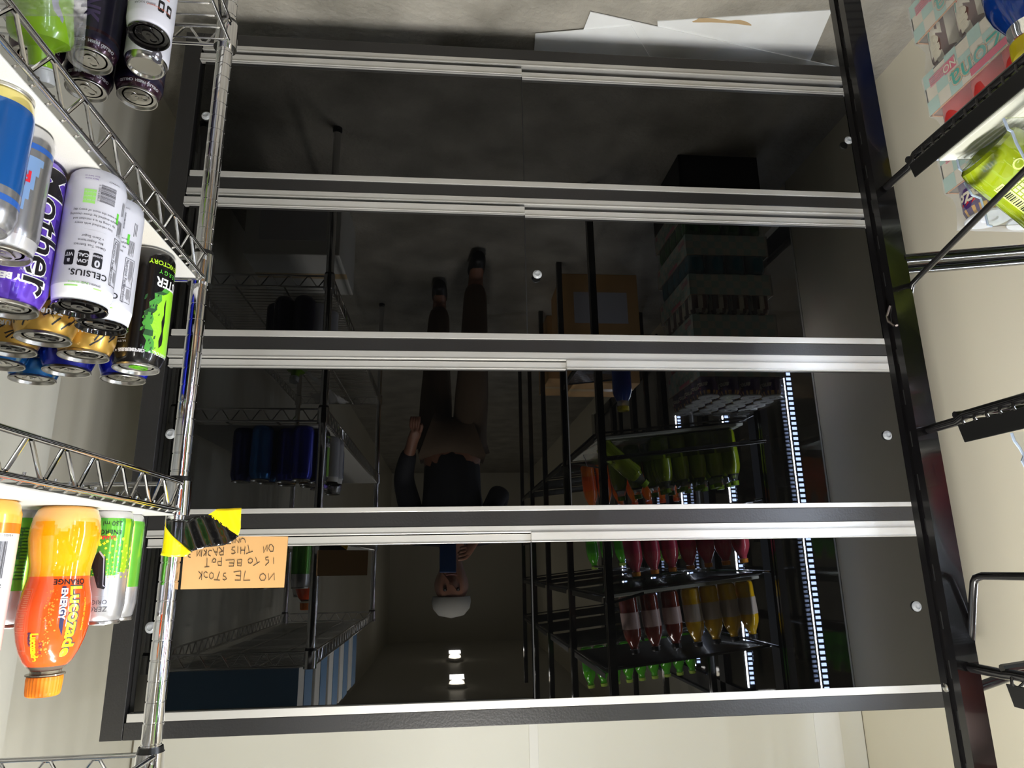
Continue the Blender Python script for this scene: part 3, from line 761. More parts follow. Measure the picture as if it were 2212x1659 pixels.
def white_logo_can(label, loc, yaw, flip, lid):
    h, r, rl = .156, .0292, .0262
    t = make_can(label, loc, h, r, rl, [WMAT, mat('silver_base', (214, 212, 208), .2, metal=1)], lambda p, z: 1 if z < .007 else 0, lid=lid, yaw=yaw, flip=flip, tabyaw=.8)
    L = Label(rad_fn(h, r, rl)); zf = .122 if not flip else .05
    for a in (-.35, -.75): L.poly([(a - .14, zf - .007), (a - .1, zf - .009), (a + .1, zf - .009), (a + .14, zf - .007), (a + .14, zf + .007), (a + .1, zf + .009), (a - .1, zf + .009), (a - .14, zf + .007)], BLACKP).rect(a - .07, a + .07, zf - .004, zf + .003, WMAT, .0004)
    L.text('ZERO SUGAR', .0045, .35, zf + .002, DGREY).text('naturally flavoured', .0042, -.3, h - .030, mat('coral_print', (216, 120, 96), .4)).lines(-.7, .0, .10, .108, 2, mat('coral_print', (216, 120, 96), .4), .4)
    for k, m_ in enumerate((DGREY, mat('rust_print', (150, 60, 40), .4), mat('moss_print', (50, 100, 60), .4))):
        L.poly([(.45 + k * .03, zf - .030 + k * .006), (.75, zf - .036 + k * .006), (.95, zf - .022 + k * .006), (.7, zf - .028 + k * .006)], m_, .0003)
    L.text('0', .03, .75, zf - .045, DGREY, bold=.001).build('lettering', t); return t
white_logo_can('white can with a black lid on the bottom wire shelf', (.412, .822, B1), .0, False, BLID)
white_logo_can('white can standing upside down with its silver base up on the bottom shelf', (.441, .884, B1), .3, True, SILD)
# clear plastic film draped over the cans
FILM = mat('clear_plastic_film', (240, 240, 244), .12)
nt = FILM.node_tree; b_ = nt.nodes['Principled BSDF']; tr_ = nt.nodes.new('ShaderNodeBsdfTransparent'); mx = nt.nodes.new('ShaderNodeMixShader'); mx.inputs[0].default_value = .22
nt.links.new(tr_.outputs[0], mx.inputs[1]); nt.links.new(b_.outputs[0], mx.inputs[2]); nt.links.new(mx.outputs[0], nt.nodes['Material Output'].inputs[0])
fm = MB(); R = random.Random(9)
def film_grid(rows, nx, amp):
    """rows: (left px, right px, py, height); bilinear crumpled sheet through those lines"""
    v = []
    for ri, (xa, xb, py, zz) in enumerate(rows):
        for i in range(nx + 1):
            u = i / nx; v.append(PZ(xa + (xb - xa) * u, py, zz + amp * (sin(u * 17 + ri * .9) + .6 * sin(u * 41 - ri * 1.7) + R.uniform(-.4, .4))))
    fm.add(v, [(a * (nx + 1) + i, a * (nx + 1) + i + 1, (a + 1) * (nx + 1) + i + 1, (a + 1) * (nx + 1) + i) for a in range(len(rows) - 1) for i in range(nx)])
film_grid([(-60 + 3.5 * k, 188 - 1.2 * (k > 16) * (k - 16) * 3, -60 + 5 * k, .862 - .0006 * k + .004 * sin(k * 1.3)) for k in range(20)], 30, .0022)
film_grid([(138 + 1.2 * k, 188 - .55 * k, 30 + 6.5 * k, .852 - .0032 * k + .003 * sin(k * 1.7)) for k in range(20)], 12, .0022)
o = fm.build('plastic_film', FILM, None, True); sd = o.modifiers.new('thickness', 'SOLIDIFY'); sd.thickness = .0004
tag(o, 'crumpled clear plastic film over the cans on the bottom wire shelf', 'plastic film')

# ------------------------------------------------------------------ HAZARD TAPE AND CARDBOARD SIGN
yf = RY1 - .0132
tp = thing('hazard_tape', 'yellow and black hazard tape wrapped round the chrome post', 'tape', (RX0, RY1, H))
def tape_piece(name, px, y0, m, sub=4, wave=.0012, lbl=None):
    """px: outline in photo pixels, laid on the tape's surface just in front of the post"""
    pts = [PY(a, b, y0) for a, b in px]
    bm = bmesh.new(); bm.faces.new([bm.verts.new((p.x, 0, p.z)) for p in pts]); bmesh.ops.triangulate(bm, faces=bm.faces)
    for _ in range(sub):
        e = [q for q in bm.edges if q.calc_length() > .006]
        if not e: break
        bmesh.ops.subdivide_edges(bm, edges=e, cuts=1); bmesh.ops.triangulate(bm, faces=bm.faces)
    bm.verts.ensure_lookup_table(); vs = []
    for q in bm.verts:
        dx = q.co.x - RX0; rr = .0137
        if abs(dx) < rr * .9: y = RY1 - sqrt(rr * rr - dx * dx)
        elif dx > 0: y = RY1 - .004
        else:
            y = RY1 - rr * .436 + .06 * (-dx - rr * .9) + wave * sin(dx * 260 + q.co.z * 120) * min(1, (-dx - rr * .9) * 60)
        vs.append((q.co.x - RX0, y - RY1, q.co.z - H))
    o = MB().add(vs, [tuple(w.index for w in f.verts) for f in bm.faces]).build(name, m, tp, True); bm.free()
    s_ = o.modifiers.new('thickness', 'SOLIDIFY'); s_.thickness = .0003; s_.offset = 0
    if lbl: o['label'] = lbl
    return o
tape_piece('black_band', [(359, 1121), (400, 1122), (421, 1113), (452, 1112), (511, 1157), (496, 1170), (478, 1178), (440, 1182), (407, 1192), (392, 1178), (372, 1156), (358, 1138)], RY1 - .012, BTAPE)
tape_piece('yellow_band', [(357, 1122), (358, 1138), (372, 1156), (392, 1178), (408, 1192), (398, 1202), (368, 1203), (343, 1199), (350, 1190)], RY1 - .012, YEL)
tape_piece('yellow_end', [(449, 1112), (473, 1110), (470, 1099), (520, 1097), (519, 1140), (513, 1157), (500, 1148)], RY1 - .004, YEL)
sy = RY1 + .016
c = [PY(390, 1273, sy), PY(613, 1269, sy), PY(622, 1159, sy), PY(400, 1158, sy)]
sg = MB(); v = [(p.x, sy, p.z) for p in c] + [(p.x, sy + .003, p.z) for p in c]
sg.add(v, [(0, 1, 2, 3), (7, 6, 5, 4)]).add(v, [(0, 4, 5, 1), (1, 5, 6, 2), (2, 6, 7, 3), (3, 7, 4, 0)], 1)
sign = tag(sg.build('cardboard_sign', [CARD, CARDE]), 'brown cardboard sign with handwritten NO 7E STOCK taped to the chrome post', 'sign')
def flat_text(parent, s_, size, x, z, y, m, rot=0, bold=0.0, name='handwriting', sx=1.0, shear=0.0):
    vs, fs = text_tris(s_, size, bold, shear, 1.0)
    R = random.Random(s_)
    out = [(x + (a * cos(rot) * sx - b * sin(rot)), y, z + (a * sin(rot) + b * cos(rot))) for a, b in vs]
    return MB().add(out, fs).build(name, m, parent)
def stroke_text(parent, strokes, m, y, r=.0005):
    mb = MB()
    for st in strokes: mb.tube([PY(a, b, y) for a, b in st], r, 5)
    mb.build('handwriting', m, parent)
# pen strokes of the handwriting, letter by letter
def P8(x, y): return (340 + x / 6.38, 1040 + y / 6.38)
ST = []
def S_(*p): ST.append([P8(*q) for q in p])
# NO 7E STOCK
S_((1612, 1362), (1612, 1265), (1535, 1362), (1530, 1270)); S_((1490, 1300), (1460, 1272), (1420, 1290), (1408, 1330), (1430, 1368), (1475, 1365), (1495, 1330), (1490, 1300))
S_((1278, 1362), (1188, 1368), (1212, 1235)); S_((1150, 1235), (1145, 1365), (1068, 1362)); S_((1150, 1235), (1052, 1252)); S_((1148, 1305), (1080, 1300))
S_((900, 1350), (925, 1362), (955, 1345), (940, 1318), (910, 1305), (915, 1272), (945, 1265)); S_((860, 1362), (780, 1358)); S_((822, 1360), (858, 1245))
S_((770, 1275), (745, 1258), (722, 1280), (718, 1325), (742, 1348), (770, 1325), (770, 1275)); S_((690, 1262), (665, 1245), (640, 1270), (645, 1310), (672, 1330), (695, 1320)); S_((615, 1240), (608, 1358)); S_((568, 1242), (610, 1290), (575, 1345))
# IS TO BE PUT
S_((1602, 1050), (1602, 1138)); S_((1488, 1162), (1500, 1150), (1535, 1115), (1535, 1085), (1495, 1085), (1490, 1055), (1530, 1042))
S_((1412, 1108), (1320, 1165)); S_((1378, 1130), (1355, 1045)); S_((1310, 1075), (1280, 1060), (1250, 1085), (1255, 1125), (1290, 1130), (1312, 1105), (1310, 1075))
S_((1165, 1078), (1155, 1168), (1105, 1165), (1100, 1130), (1150, 1125)); S_((1165, 1078), (1100, 1085), (1105, 1122)); S_((1060, 1080), (1050, 1170), (985, 1170)); S_((1060, 1080), (942, 1088)); S_((1055, 1128), (990, 1125))
S_((885, 1048), (880, 1165)); S_((880, 1165), (838, 1160), (832, 1110), (880, 1105)); S_((808, 1078), (800, 1115), (775, 1118), (768, 1120)); S_((808, 1078), (785, 1065), (760, 1085), (755, 1120)); S_((715, 1175), (650, 1182)); S_((682, 1178), (685, 1055))
# ON THIS RACKING
S_((1602, 910), (1575, 872), (1545, 880), (1535, 930), (1560, 970), (1595, 965), (1602, 910)); S_((1512, 965), (1515, 880), (1465, 985), (1462, 905))
S_((1315, 965), (1220, 1000)); S_((1268, 985), (1250, 880)); S_((1208, 900), (1200, 1005)); S_((1150, 905), (1148, 1000)); S_((1205, 950), (1150, 950)); S_((1110, 900), (1108, 990)); S_((1020, 995), (1045, 1000), (1075, 985), (1060, 955), (1025, 945), (1035, 912), (1070, 905))
S_((915, 905), (910, 1015), (865, 1018), (850, 985), (905, 960)); S_((895, 958), (848, 905)); S_((835, 915), (815, 1025), (765, 930)); S_((828, 975), (790, 975)); S_((750, 960), (720, 950), (700, 980), (705, 1015), (735, 1030)); S_((680, 940), (668, 1030)); S_((640, 945), (672, 985), (635, 1030))
S_((615, 945), (605, 1040)); S_((585, 1030), (592, 950), (545, 1035), (548, 960)); S_((480, 975), (455, 965), (430, 990), (425, 1040), (455, 1050)); S_((455, 1012), (430, 1008))
# UNI (rest hidden by the tape)
S_((1212, 845), (1205, 800), (1175, 785), (1150, 800), (1148, 840)); S_((1130, 790), (1125, 850), (1075, 790), (1070, 850)); S_((1045, 800), (1040, 855)); S_((1015, 860), (950, 862)); S_((980, 862), (985, 800))
stroke_text(sign, ST, INK, sy - .0004, .00042)
# ------------------------------------------------------------------ BLACK GRAVITY RACK (left side of the aisle)
GX0, GX1 = -.533, -1.165
SL = .10                                   # the shelves fall towards the fridge doors
GB = mat('gloss_black_rack_paint', (13, 12, 13), 0.16, spec=0.5, coat=0.5)
GBM = mat('black_wire_paint', (14, 13, 14), 0.25, coat=.3)
GLIN = mat('translucent_white_roller_mat', (186, 187, 176), .4, sss=.2)
gr = thing('bottle_rack', 'tall black rack of sloping wire shelves feeding the fridge doors', 'rack', (0, 0, 0))
YS = (.735, .005, -.68, -1.30, -1.90)
def rack_post(x, y, nm='post'):
    m = MB(); s_ = .0125; ys = .015
    # C-shaped upright: faces with a rolled groove on the aisle side
    m.box(x - 2 * s_, x - .004, y - ys, y + ys, .0, 2.25)
    m.box(x - .004, x, y - ys, y - .0045, .0, 2.25).box(x - .004, x, y + .0045, y + ys, .0, 2.25)
    z = .06
    while z < 2.2: m.box(x - .0044, x - .0036, y - .0022, y + .0022, z, z + .018, 1); z += .05
    return m.build(nm, [GB, RECESS], gr)
for i, y in enumerate(YS):
    for x in ((GX0, GX1 + .025) if i else (GX0,)): rack_post(x, y)
rack_post(GX1 + .025, YS[0])
hk = MB().tube([PX(1923, 660, -.5325), PX(1916, 684, -.5315), PX(1919, 694, -.530), PX(1930, 703, -.531)], .0016, 8)
hk.build('bent_hook', mat('worn_steel', (150, 140, 136), .25, metal=1), gr, True)
bt = MB().lathe([(.0045, 0), (.0045, .0012), (.003, .002), (.0001, .002)], 16); o = bt.build('bolt', CHROME2, gr, True, loc=(-.5328, .742, PX(2055, 1488, -.533).z)); o.rotation_euler = (0, pi / 2, 0)
def tp_(x, y, z): return (x, y, z + H)
def rack_shelf(z, ya, yb, parent=gr, detail=True, depth=-1.13):
    """z: height of the front rod (camera-relative); ya > yb"""
    def sz(x): return z - SL * (-.545 - x) if x < -.545 else z
    m = MB()
    m.tube([tp_(-.546, ya - .018, z + .002), tp_(-.545, ya - .065, z + .002), tp_(-.5385, ya - .085, z - .0005), tp_(-.5385, yb + .085, z - .0005), tp_(-.545, yb + .065, z + .002), tp_(-.546, yb + .018, z + .002)], .0050, 10)
    m.tube([tp_(-.540, ya - .068, z - .004), tp_(depth, ya - .068, sz(depth) - .006)], .004, 8).tube([tp_(-.556, yb + .03, z - .007), tp_(depth, yb + .03, sz(depth) - .007)], .004, 8)
    m.tube([tp_(depth, ya - .02, sz(depth) - .007), tp_(depth, yb + .02, sz(depth) - .007)], .0045, 8)
    o = m.build('shelf', GBM, parent, True)
    w = MB(); y = ya - .085
    while y > yb + .08:
        w.tube([tp_(-.5345, y, z + .001), tp_(-.5335, y, z + .007), tp_(-.5380, y, z + .0115), tp_(-.550, y, z + .004), tp_(depth, y, sz(depth) + .001)], .0015, 6); y -= .0165
    w.build('deck_wire', GBM, o, True)
    lp = MB(); a = ya - .0755; b = yb + .08
    x0 = -.5345
    v = []
    for xx in (x0, x0 - .0016):
        v += [tp_(xx, a, z + .0082), tp_(xx, b, z + .0082), tp_(xx, b - .004, z + .028), tp_(xx, a - .0055, z + .028)]
    lp.add(v, [(0, 1, 2, 3), (7, 6, 5, 4), (0, 4, 5, 1), (1, 5, 6, 2), (2, 6, 7, 3), (3, 7, 4, 0)])
    lp.build('front_lip', mat('black_lip_plate', (16, 16, 16), .3), o, bevel=.0006)
    return o
ZA, ZB_, ZC_, ZD = -.450, -.1405, .1125, .36
for i in range(4):
    ya, yb = YS[i] - .0, YS[i + 1]
    for z in (ZA, ZB_, ZC_, ZD):
        rack_shelf(z, ya, yb)
# lower shelf, where the blue bottle stands
rack_shelf(-.80, YS[0], YS[1], depth=-.79)
# cross rods of the end frame and the brace wires
cr = MB()
cr.tube([tp_(-.556, .745, -.347), tp_(-1.15, .745, -.41)], .0065, 10); cr.tube([tp_(-.556, .725, -.353), tp_(-1.15, .725, -.418)], .0065, 10)
cr.build('cross_rod', GB, gr, True)
b1 = PX(1966, 632, -.560); b2_ = PX(1972, 612, -.5575); b3 = PX(1995, 588, -.556); b4 = PX(2212, 370, -.545); b5 = b4 + (b4 - b3) * 1.2
MB().tube([b1 + Vector((0, .008, .03)), b1, b2_, b3, b4, b5], .0034, 10).build('brace_wire', GBM, gr, True)
l0 = PX(2099, 1350, -.556); l1 = PX(2101, 1300, -.556); l2 = PX(2104, 1258, -.556); l3 = PX(2108, 1249, -.556); l4 = PX(2122, 1244, -.556); l5 = PX(2212, 1245, -.556); l6 = l5 + (l5 - l4) * 3
MB().tube([PX(2096, 1420, -.5585), l0, l1, l2, l3, l4, l5, l6], .0040, 12).build('guard_wire', GBM, gr, True)
MB().tube([PY(2095, 1491, .73), PY(2212, 1449, .73), PY(2300, 1418, .73)], .0050, 10).build('cross_rod', GBM, gr, True)
# LED strip bars in the fridge door frames
DIO = mat('lit_led_diode', (186, 208, 255), emit=26.0)
for i, yy in enumerate((.775, .19, -.43, -1.08, -1.78)):
    t = thing('led_light_bar', ('white LED strip bar at the end of the rack nearest the cabinet', 'second white LED strip bar from the cabinet', 'third white LED strip bar from the cabinet', 'fourth white LED strip bar from the cabinet', 'white LED strip bar deepest along the rack')[i], 'light', (-1.245, yy, 0), group='LED bars of the fridge')
    MB().box(-.012, .012, -.012, .010, .65, 1.97).build('housing', DOORM, t)
    d = MB(); z = .68
    while z < 1.95: d.box(-.008, .008, .010, .0125, z, z + .010); z += .0185
    tag(d.build('diode', DIO, t), kind='stuff')
# white roller mats
def roller_mat(label, z, ya, yb):
    m = MB(); x0, x1 = -.556, -1.12
    v = [tp_(x0, ya, z + .0045), tp_(x0, yb, z + .0045), tp_(x1, yb, z + .0045 - SL * (x0 - x1)), tp_(x1, ya, z + .0045 - SL * (x0 - x1))]
    v += [(a, b, c + .011) for a, b, c in v]
    m.add(v, [(0, 3, 2, 1), (4, 5, 6, 7), (0, 1, 5, 4), (1, 2, 6, 5), (2, 3, 7, 6), (3, 0, 4, 7)])
    o = tag(m.build('roller_mat', GLIN, bevel=.002), label, 'shelf mat', 'roller mats in the black rack')
    rb = MB(); x = x0 - .02
    while x > x1 + .02:
        zz = z + .0155 - SL * (x0 - x); rb.tube([tp_(x, ya - .006, zz), tp_(x, yb + .006, zz)], .0016, 6); x -= .008
    rb.build('roller_rib', GLIN, o, True); return o
roller_mat('white ribbed mat under the lime bottle on the black rack', ZA, .640, .09)
roller_mat('white ribbed mat on the shelf above the lime bottle', ZB_, .640, .09)
roller_mat('white ribbed mat under the yellow bottles on the rack', ZC_, .640, .09)
# clear lane dividers
CLRP = mat('clear_acrylic', (244, 247, 250), .03, trans=1.0, ior=1.45); CLRE = mat('acrylic_edge', (176, 192, 214), .08, trans=.35, ior=1.45, spec=.8)
def divider(label, y, px, zoff=0):
    e = [PY(a, b, y) for a, b in px]; top = e[-1].z; bot = e[0].z
    pr = [(p.x, p.z) for p in e] + [(-1.08, top - .05), (-1.08, bot - .055)]
    th = .0007; n = len(pr)
    v = [(a, y - th, b) for a, b in pr] + [(a, y + th, b) for a, b in pr]
    o = MB().add(v, [tuple(range(n)), tuple(range(2 * n - 1, n - 1, -1))] + [(i, (i + 1) % n, (i + 1) % n + n, i + n) for i in range(n)]).build('lane_divider', CLRP)
    MB().tube([(a, y, b) for a, b in pr[:len(px)]], .0013, 6).build('front_edge', CLRE, o, True)
    return tag(o, label, 'shelf divider', 'clear lane dividers')
divider('clear stepped lane divider beside the lime bottle, nearest the black post', .622, [(2068, 345), (2072, 364), (2090, 378), (2094, 395), (2084, 396), (2100, 421), (2118, 428), (2128, 460), (2134, 486), (2143, 489)])
divider('clear lane divider on the camera side of the lime bottle', .515, [(2168, 256), (2178, 280), (2186, 284), (2196, 310), (2212, 340), (2220, 352)])
divider('clear lane divider on the shelf above the lime bottle', .60, [(2185, 935), (2191, 952), (2203, 968), (2212, 985), (2208, 996), (2216, 1010)])

# ------------------------------------------------------------------ plain PET bottles
def bottle(label, loc, liquid, lab, cap, h=.215, r=.0325, group=None, rx=0.0, rz=0.0, ry=0.0, neck=None, name='drink_bottle', square=False):
    t = thing(name, label, 'bottle', loc, rz, group); t.rotation_euler = (rx, ry, rz)
    k = h / .215
    prof = [(.0001, .006), (.019, .004), (r * .80, .0006), (r * .93, .004), (r, .014), (r, .030), (r * .985, .034), (r * .985, .050), (r, .054), (r, .125 * k), (r * .985, .129 * k), (r * .97, .140 * k), (r * .88, .155 * k), (r * .68, .172 * k), (r * .47, .186 * k), (.0135, .193 * k), (.0135, .198 * k)]
    if square: prof[11:16] = [(r, .158 * k), (r * .985, .164 * k), (r * .90, .170 * k), (r * .62, .174 * k), (.0150, .178 * k)]
    body = MB().lathe(prof, 40, mf=lambda p, z: 1 if z > .175 * k else 0)
    body.build('bottle_body', [liquid, neck or liquid], t, True)
    if lab: MB().lathe([(r + .0002, .056), (r + .0005, .057), (r + .0005, .122 * k), (r + .0002, .123 * k)], 40).build('label_sleeve', lab, t, True)
    MB().lathe([(.0165, .199 * k), (.0165, .201 * k), (.0150, .2015 * k), (.0152, .213 * k), (.014, h), (.0001, h)], 28).build('cap', cap, t, True)
    return t
LIMEL = mat('lime_drink', (142, 160, 24), .08, coat=1.0, sss=.4); REDL = mat('red_drink', (206, 60, 30), .08, coat=1.0, sss=.4)
NKC = mat('clear_pet', (236, 240, 240), .04, trans=.92, ior=1.4)
vx = PX(2092, 366, -.553); ta = radians(47)
tl = bottle('lime green drink bottle leaning back on the white mat of the black rack', (vx.x - .0345 * cos(ta), vx.y, vx.z - .0345 * sin(ta)), LIMEL, None, mat('lime_cap', (150, 190, 30), .4), h=.225, r=.0345, ry=-ta, neck=NKC)
L = Label(.0345); PG = mat('pale_green_print', (206, 222, 130), .35); LS = mat('lime_sleeve', (138, 160, 32), .25, coat=.6)
L.rect(-3.1, 3.1, .016, .165, LS, .0001)
for c0 in (.62,):
    L.poly([(c0 + .17 * cos(q), .030 + .0058 * sin(q)) for q in [k * pi / 8 for k in range(16)]], PG, .0004).poly([(c0 + .12 * cos(q), .030 + .0040 * sin(q)) for q in [k * pi / 8 for k in range(16)]], LS, .0006)
for i in range(5):
    for j in range(6):
        L.rect(.60 + j * .11, .60 + j * .11 + .085, .040 + i * .0058, .040 + i * .0058 + .0044, PG, .0004)
L.lines(.60, 1.1, .073, .105, 9, PG, .4, seed=3).barcode(1.32, 1.55, .036, .110, BLACKP, PG, n=20)
L.build('lettering', tl)
gl = bottle('green bottle with a silver V and pale cap, leaning on the bottom wire shelf', (.520, .722, B1 + .0135), mat('yellow_green_plastic', (150, 200, 36), .25, coat=.5), None, mat('pale_bottle_cap', (206, 206, 204), .25), h=.250, r=.0365, rx=-radians(20), ry=radians(2), square=True)
L = Label(.0355); DGP = mat('deep_green_print', (52, 140, 48), .3, coat=.5); SVP = mat('bevel_silver', (196, 196, 214), .3, metal=.5)
L.rect(-1.15, -.55, .02, .180, DGP, .0002).text('ENERGY', .0085, -.75, .112, DGRNP, bold=.0003, lift=.0004)
V_ = [(-.05, .118), (-.38, .106), (-.62, .080), (-.95, .082), (-1.02, .094), (-.82, .097), (-.78, .112), (-.98, .128), (-.92, .134), (-.62, .122), (-.50, .098)]
V_ = [(a - .28, z + .043) for a, z in V_]
L.poly([(a, z + .003) for a, z in V_], BLACKP, .0004).poly(V_, SVP, .0008)
L.build('lettering', gl)
# lanes of bottles that show in the black glass
lim = bottle('lime green bottle standing in the rack lane behind the leaning one', tp_(-.735, .59, -.4565), LIMEL, LS, mat('lime_cap', (150, 190, 30), .4), group='lime bottles in the rack', neck=NKC)
def lane(proto, n, x0, y, z, dx=.068, extra=0):
    for i in range(n):
        x = x0 - dx * i
        c = copy_tree(proto) if (i or extra) else proto
        c.location = tp_(x, y, z - SL * (-.556 - x) + .0185); c.rotation_euler = (0, -SL, 0)
lane(lim, 5, -.80, .59, ZA, .0665); lane(lim, 5, -.81, .52, ZA, .0665, extra=1); lane(lim, 7, -.665, .43, ZA, extra=1)
pk = bottle('pink drink bottle standing in the rack lane over the lime bottles', (0, 0, 0), mat('pink_drink', (214, 84, 100), .08, coat=1, sss=.4), mat('pink_sleeve', (196, 50, 84), .3), mat('orange_yellow_cap', (250, 160, 40), .4), h=.19, group='pink bottles in the rack')
lane(pk, 7, -.665, .59, ZB_)
yl = bottle('white bottle with yellow shoulders standing in the upper rack lane', (0, 0, 0), mat('yellow_drink', (240, 190, 20), .1, coat=1, sss=.3), mat('pale_sleeve', (206, 190, 176), .35), mat('grey_cap', (60, 60, 64), .3), h=.20, group='yellow bottles in the rack')
lane(yl, 4, -.87, .60, ZC_)
br = bottle('pale bottle with a dark brown neck in the upper rack lane', (0, 0, 0), mat('brown_drink', (120, 42, 30), .1, coat=1), mat('pale_pink_sleeve', (206, 176, 170), .35), mat('dark_cap', (30, 26, 26), .3), h=.195, group='brown-necked bottles in the rack')
lane(br, 3, -.64, .60, ZC_, .076)
gb = bottle('slim bright green bottle standing on the top rack shelf', (0, 0, 0), mat('green_drink', (96, 200, 40), .08, coat=1, sss=.4), mat('green_sleeve', (70, 160, 40), .3), mat('pale_green_cap', (190, 220, 90), .4), h=.17, r=.027, group='green bottles on the top rack shelf')
lane(gb, 9, -.62, -.10, ZD, .058)
gb2 = copy_tree(gb); gb2['label'] = 'slim bright green bottle deeper along the rack'; gb2['group'] = 'green bottles deeper in the rack'
lane(gb2, 7, -.66, -.10, ZB_, .066)
ob = bottle('orange drink bottle in the second rack bay', (0, 0, 0), mat('orange_soda', (236, 120, 24), .08, coat=1, sss=.4), ORP, ORP, group='orange bottles in the second rack bay')
lane(ob, 7, -.66, -.10, ZA, .068)
# the blue bottle with the yellow lid
bb = thing('drink_bottle', 'fat blue bottle with a yellow cap standing low in the black rack', 'bottle', (-.668, .600, H - .7985 + .010))
BLU = mat('blue_drink', (6, 70, 176), .08, coat=1.0, sss=.3)
MB().lathe([(.0001, .006), (.022, .003), (.030, .0006), (.0355, .010), (.037, .03), (.037, .115), (.0375, .145), (.0365, .162), (.032, .178), (.0255, .190), (.022, .197)], 48).build('bottle_body', BLU, bb, True)
MB().lathe([(.0222, .197), (.0225, .205), (.021, .2085), (.021, .217)], 40).build('neck', NKC, bb, True)
MB().lathe([(.0205, .217), (.0225, .2175), (.0228, .232), (.021, .2345), (.017, .2352), (.0165, .2338), (.0001, .2338)], 40).build('cap', mat('yellow_cap', (238, 216, 30), .35), bb, True)

# ------------------------------------------------------------------ SHRINK-WRAPPED BOTTLE PACKS
SXX, SYY = -.84, .965
TEAL = mat('teal_print', (98, 176, 164), .5); PTEAL = mat('pale_teal_check', (176, 206, 196), .55); CREAM = mat('cream_tray_board', (222, 214, 196), .6); PINKP = mat('pink_print', (214, 122, 140), .5); TAN = mat('tan_print', (190, 140, 84), .5); KRAFT = mat('kraft_board_edge', (176, 132, 96), .8)
WRAP = mat('shrink_film', (238, 240, 242), .1)
nt = WRAP.node_tree; b_ = nt.nodes['Principled BSDF']; tr_ = nt.nodes.new('ShaderNodeBsdfTransparent'); mx = nt.nodes.new('ShaderNodeMixShader'); mx.inputs[0].default_value = .17
nt.links.new(tr_.outputs[0], mx.inputs[1]); nt.links.new(b_.outputs[0], mx.inputs[2]); nt.links.new(mx.outputs[0], nt.nodes['Material Output'].inputs[0])
WX, WY, TH, PH = .302, .333, .078, .1515
def side_text(mb, s_, size, y, z, x, m, mats, bold=0, sx=1.0):
    """text on the aisle face (+X side); reads left to right for someone in the aisle looking at -X"""
    vs, fs = text_tris(s_, size, bold, 0.0, 1.0)
    if m not in mats: mats.append(m)
    mb.add([(x, y + a * sx, z + b) for a, b in vs], fs, mats.index(m))
